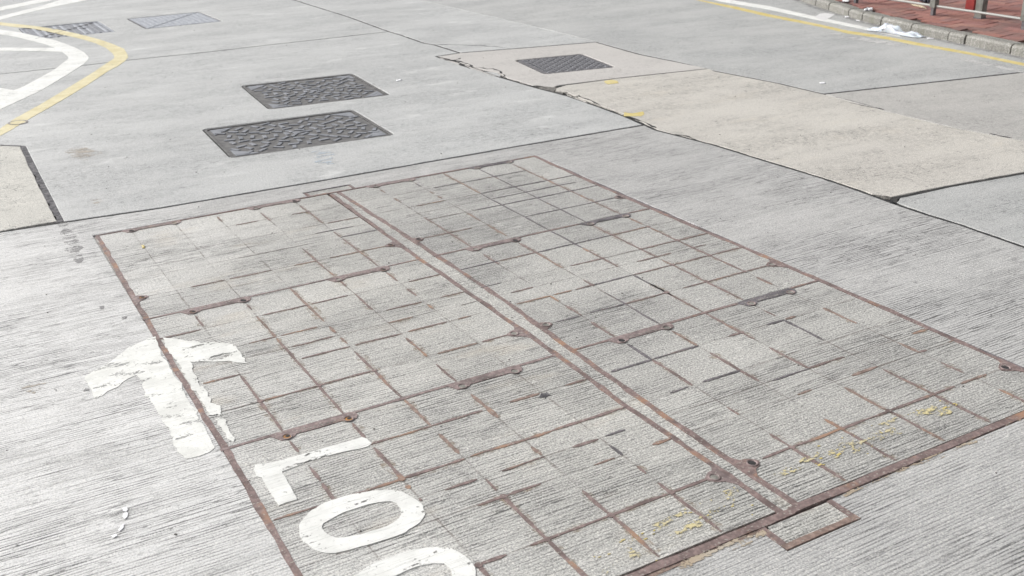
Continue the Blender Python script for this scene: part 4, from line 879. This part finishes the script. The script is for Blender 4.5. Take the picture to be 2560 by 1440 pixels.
# small round sensor ring in the yellow line at the left
ring = empty('survey_marker', (0, 0, 0)); tag(ring, 'small round grey marker cut into the yellow line at the left edge', 'survey marker')
rc = [(0.5767, 7.4152)][0]
ring.location = (rc[0], rc[1], 0.0)
V, F = [], []; n = 20
for rr in (0.062, 0.048):
    for i in range(n): a = 2*math.pi*i/n; V.append((rr*math.cos(a), rr*math.sin(a), 0.0034))
for i in range(n):
    j = (i+1) % n; F.append((i, j, n+j, n+i))
mesh('ring', V, F, M['mortar'], ring, False)
V = [(0.047*math.cos(2*math.pi*i/n), 0.047*math.sin(2*math.pi*i/n), 0.0030) for i in range(n)]
mesh('disc', V, [tuple(range(n))], M['yellow'], ring, False)

# ------------------------------------------------------------------ kerb
KH = 0.078
foot = [(6.95, 0.5), (7.10, 2.2), (7.22, 3.4), (7.30, 4.2)]+[(7.4076, 5.0844), (7.4494, 5.2368), (7.5294, 5.7230), (7.5536, 5.9156), (7.6158, 6.3677), (7.7134, 6.7816), (7.7906, 7.0710), (7.8708, 7.3150), (8.0295, 7.7126), (8.1407, 8.0085)]+[(8.32, 8.45), (8.62, 9.05), (9.0, 9.65), (9.5, 10.3), (10.1, 10.9), (10.9, 11.5)]
foot = [Vector(p[:2]) for p in foot]
# keep the front a smooth curve
for _ in range(2):
    f2 = [p.copy() for p in foot]
    for i in range(1, len(foot)-1):
        t = (foot[i]-foot[i-1]).length/((foot[i+1]-foot[i-1]).length)
        f2[i] = foot[i]*0.6+(foot[i-1]*(1-t)+foot[i+1]*t)*0.4
    foot = f2
kerb = empty('kerb', (7.6, 6.4, 0)); tag(kerb, kind='structure')
nrm = []
for i in range(len(foot)):
    d = foot[min(len(foot)-1, i+1)]-foot[max(0, i-1)]; d.normalize(); nrm.append(Vector((d.y, -d.x)))
KW = 0.125
ribbon('gutter_dirt', [p-nrm[i]*0.03 for i, p in enumerate(foot)], 0.07, 0.0009, M['stain'], road, 0.5, 0.01, 0.05, 4, 0.0004, False)
for i in range(len(foot)-1):
    a, b = foot[i], foot[i+1]; d = (b-a).normalized(); g_ = 0.006+random.random()*0.004
    na, nb = nrm[i], nrm[i+1]; dz = random.uniform(-0.003, 0.003)
    a2, b2 = a+d*g_, b-d*g_
    jx = random.uniform(-0.004, 0.004)
    prof = [(0.0, -0.05), (0.004, KH-0.022), (0.011, KH-0.008), (0.024, KH), (KW, KH-0.002), (KW, -0.05)]
    V, F = [], []; ns = 6
    for s in range(ns+1):
        t = s/ns; p = a2+(b2-a2)*t; nn = (na*(1-t)+nb*t).normalized()
        e = 0.006 if s in (0, ns) else 0
        for (u, z) in prof:
            nz = noise.noise(Vector((p.x*9, p.y*9, u*20+z*20)))*0.0035
            q = p+nn*(u+jx+nz+(e if u < 0.03 else 0)); V.append((q.x, q.y, z+dz-(e*0.6 if z > 0.05 else 0)))
    m_ = len(prof)
    for s in range(ns):
        for k in range(m_-1):
            F.append((s*m_+k, (s+1)*m_+k, (s+1)*m_+k+1, s*m_+k+1)[::-1])
    F.append(tuple(range(m_))); F.append(tuple(ns*m_+k for k in range(m_-1, -1, -1)))
    mesh('kerb_stone', V, F, M['kerb'], kerb)

# ------------------------------------------------------------------ pavement with red brick paviours
ZP = KH-0.004
back = [foot[i]+nrm[i]*(KW+0.008) for i in range(len(foot))]
pv = MB(); V = [(p.x, p.y, ZP-0.012) for p in back]+[(24, 12.5, ZP-0.012), (24, 0.5, ZP-0.012)]
pv.add(V, [tuple(range(len(V)))])
pave = tag(pv.build('pavement', M['bedding']), kind='structure')
def inside(x, y):
    for p, q in zip(back[:-1], back[1:]):
        if p.y <= y <= q.y:
            return x > p.x+(q.x-p.x)*(y-p.y)/(q.y-p.y)
    return False
bw, bl = 0.100, 0.200
brick_me = []
for k, mt in enumerate(BR):
    brick_me.append(box_mesh('brick', bl-0.005, bw-0.005, 0.02, mt, 0.002))
_cf = co.matrix_world.inverted()
def inview(x, y, z, mg=0.04):
    p = _cf @ Vector((x, y, z)); 
    if p.z >= 0: return False
    u = 37.266/36*p.x/-p.z; v = 37.266/36*p.y/-p.z
    return abs(u) < 0.5+mg and abs(v) < 0.28125+mg
ang = R(8); ca, sa = math.cos(ang), math.sin(ang)
stuffb = [MB() for _ in BR]; nb_ = 0; rb = random.Random(5); cand = []
for i in range(-10, 130):
    for j in range(-60, 110):
        t = (i-j) % 4
        if t == 0: lx, ly, rot = (i+1)*bw, (j+.5)*bw, 0.0
        elif t == 3: lx, ly, rot = (i+.5)*bw, (j+1)*bw, math.pi/2
        else: continue
        x = 7.0+lx*ca-ly*sa; y = 4.5+lx*sa+ly*ca
        if x > 15 or y > 11.3 or y < 1: continue
        ok = all(inside(x+dx, y+dy) for dx, dy in ((-.055, 0), (.05, 0), (0, .05), (0, -.05)))
        if not ok: continue
        cand.append((x, y, rot+ang, rb.randrange(4), rb.uniform(-0.0025, 0.0025), rb.uniform(-0.01, 0.01), inview(x, y, ZP)))
cand.sort(key=lambda c_: (not c_[6], c_[0]**2+c_[1]**2))
sb = MB()
sbs = [MB() for _ in BR]
for k, (x, y, rz, mi, dz, dr, iv) in enumerate(cand):
    if iv and nb_ < 295:
        o = link('brick', brick_me[mi], pave); o.location = (x, y, ZP-0.01+dz); o.rotation_euler = (dr*0.4, dr*0.5, rz+dr*0.6); nb_ += 1
    else:
        sbs[mi].box((x, y, ZP-0.01+dz), bl-0.005, bw-0.005, 0.02, rz, 0)
me = bpy.data.meshes.new('bricks'); V, F, MI = [], [], []
for mi, b in enumerate(sbs):
    n0 = len(V); V += b.V; F += [tuple(i+n0 for i in f) for f in b.F]; MI += [mi]*len(b.F)
me.from_pydata(V, [], F); me.update()
for mt in BR: me.materials.append(mt)
for p_, mi in zip(me.polygons, MI): p_.material_index = mi
tag(link('bricks', me, pave), kind='stuff')

# ------------------------------------------------------------------ railing and posts on the pavement
P1 = Vector([(8.1656, 6.5767)][0]); P3 = Vector([(8.1165, 5.6171)][0])
dr_ = (P3-P1).normalized(); sp_ = (P3-P1).length
rail = empty('railing', (P1.x, P1.y, ZP)); tag(rail, 'grey steel pedestrian railing on the red brick pavement', 'railing')
ra = math.atan2(dr_.y, dr_.x)
for k in (-3, -2, -1, 0, 1, 2, 3):
    p = P1+dr_*sp_*k
    b = MB(); b.box((p.x, p.y, ZP+0.04), 0.030, 0.034, 0.08, ra); b.build('post_foot', M['irondark'], rail)
    b = MB(); b.box((p.x, p.y, ZP+0.56), 0.058, 0.050, 0.98, ra, 0.004); b.build('post', M['galv'], rail)
e0 = P1-dr_*sp_*3.1; e1 = P1+dr_*sp_*3.1
off = Vector((-dr_.y, dr_.x))*0.0
for h, r in ((0.083, 0.011), (0.55, 0.014), (1.03, 0.02)):
    for k in range(-3, 3):
        a = P1+dr_*(sp_*k+0.03); b_ = P1+dr_*(sp_*(k+1)-0.03)
        b = MB(); b.tube((a.x, a.y, ZP+h), (b_.x, b_.y, ZP+h), r, 10); b.build('rail', M['galvlight'], rail)
pp = Vector([(8.3303, 6.2100)][0])
post = empty('grey_post', (pp.x, pp.y, ZP)); tag(post, 'square grey post behind the railing, next to the red post', 'post')
b = MB(); b.box((0, 0, 0.60), 0.074, 0.06, 1.2, ra, 0.005); b.build('shaft', M['galv'], post, False)
b = MB(); b.box((0, 0, 0.006), 0.082, 0.07, 0.012, ra, 0.002); b.build('base_plate', M['irondark'], post, False)
pr = Vector([(8.6823, 6.5703)][0])
rp = empty('red_post', (pr.x, pr.y, ZP)); tag(rp, 'red painted post half hidden behind the grey post', 'post')
b = MB(); b.box((0, 0, 0.60), 0.092, 0.07, 1.2, ra, 0.006); b.build('shaft', M['red'], rp, False)
b = MB(); b.box((0, 0, 0.003), 0.10, 0.08, 0.006, ra, 0.001); b.build('base_plate', M['irondark'], rp, False)

# ------------------------------------------------------------------ litter
def crumple(name, pts, h, mat, label, cat, z0=0.0, seed=0, nx=26, ny=10, arch=None, grp=None):
    """quad patch over four corners, raised into folds"""
    A, B, C_, D = (Vector(p[:2]) for p in pts)
    V, F = [], []
    for i in range(nx+1):
        for j in range(ny+1):
            u, v = i/nx, j/ny
            p = (A*(1-u)+B*u)*(1-v)+(D*(1-u)+C_*u)*v
            n1 = noise.noise(Vector((u*5+seed, v*2.2, seed))); n2 = noise.noise(Vector((u*14+seed, v*6, 3+seed)))
            z = h*(0.35+0.5*n1+0.2*n2)
            if arch: z += arch(u, v)
            edge = min(u, 1-u, v, 1-v)*6
            z *= min(1, 0.15+edge)
            p = p+Vector((noise.noise(Vector((u*6, v*6, seed+1))), noise.noise(Vector((u*6, v*6, seed+2)))))*h*0.35
            V.append((p.x, p.y, z0+0.003+max(0, z)))
    for i in range(nx):
        for j in range(ny):
            a = i*(ny+1)+j; F.append((a, a+ny+1, a+ny+2, a+1)[::-1])
    c = sum((Vector(v) for v in V), Vector((0, 0, 0)))/len(V)
    me = bpy.data.meshes.new(name); me.from_pydata([(v[0]-c.x, v[1]-c.y, v[2]) for v in V], [], F); me.update(); me.materials.append(mat)
    for p_ in me.polygons: p_.use_smooth = True
    o = link(name, me); o.location = (c.x, c.y, 0)
    sm = o.modifiers.new('thickness', 'SOLIDIFY'); sm.thickness = 0.0012
    return tag(o, label, cat, grp)
crumple('plastic_bag', [(7.5080, 6.7181), (7.5685, 6.1236), (7.4503, 6.1397), (7.4147, 6.6547)], 0.06, M['plastic'], 'crumpled thin white plastic sheet lying against the kerb', 'plastic bag', 0, 3, 40, 12,
        arch=lambda u, v: 0.05*math.exp(-((u-0.42)/0.17)**2)*(0.55+0.45*math.sin(v*13+u*6)))
crumple('paper_scrap', [(7.5325, 6.1016), (7.5532, 6.0612), (7.5380, 6.0240), (7.4919, 6.0591)], 0.01, M['litter'], 'small white scrap at the foot of the kerb beside the plastic sheet', 'litter', 0, 5, 8, 4)
crumple('paper_scrap', [(7.8564, 7.3264), (7.9033, 7.3209), (7.8551, 7.2648), (7.8028, 7.2749)], 0.012, M['litter'], 'white scrap in the gutter beside the faded white block', 'litter', 0, 6, 8, 4)
crumple('paper_scrap', [(7.7945, 7.1283), (7.7878, 7.0732), (7.7559, 7.0385), (7.7596, 7.0954)], 0.008, M['litter'], 'thin white scrap pressed against the kerb foot', 'litter', 0, 7, 8, 4)
crumple('crumpled_paper', [(7.9301, 7.1682), (8.0494, 7.1711), (7.9545, 7.0840), (7.8741, 7.1161)], 0.045, M['litter'], 'crumpled white paper on the pavement behind the kerb', 'litter', ZP, 8, 10, 6)
crumple('paper_scrap', [(8.2470, 7.7434), (8.2799, 7.6799), (8.2122, 7.6259), (8.1853, 7.6839)], 0.02, M['litter'], 'white litter on the kerb at the top edge of the photo', 'litter', ZP, 9, 8, 4)
crumple('paper_scrap', [(5.5340, 5.3355), (5.5745, 5.3225), (5.5408, 5.2816), (5.5100, 5.3039)], 0.006, M['litter'], 'tiny white scrap on the smooth grey slab', 'litter', 0, 10, 6, 4)
crumple('paper_scrap', [(3.1312, 7.1787), (3.1807, 7.1953), (3.1591, 7.1411), (3.1183, 7.1360)], 0.006, M['litter'], 'white scrap right of the farther patterned manhole cover', 'litter', 0, 11, 6, 4)
crumple('leaf', [(0.7490, 4.6095), (0.7595, 4.6026), (0.7546, 4.5642), (0.7430, 4.5660)], 0.004, M['yellow2'], 'tiny yellow leaf on the far left cover', 'leaf', 0, 12, 4, 4)
cb = crumple('cardboard_piece', [(8.5518, 7.1734), (8.4958, 6.9456), (8.4124, 6.8475), (8.4746, 7.0637)], 0.03, M['card'], 'flat beige cardboard piece behind the railing', 'cardboard', ZP, 13, 10, 6)
crumple('dark_bag', [(8.9403, 7.4003), (8.8394, 7.1882), (8.6894, 7.0621), (8.7324, 7.2034)], 0.10, M['darkbag'], 'small dark bag behind the railing at the top edge', 'bag', ZP, 14, 12, 8)
# pebbles and grit lying on the road
b = MB(); rr_ = random.Random(9)
for k in range(500):
    x = rr_.uniform(-0.5, 7.2); y = rr_.uniform(1.2, 11); s = rr_.uniform(0.001, 0.0035)
    b.box((x, y, s*0.5), s*rr_.uniform(1, 2), s*rr_.uniform(1, 1.8), s, rr_.uniform(0, 3), s*0.25)
tag(b.build('road_grit', M['grit']), kind='stuff', label=None)

sc.render.engine = 'CYCLES'
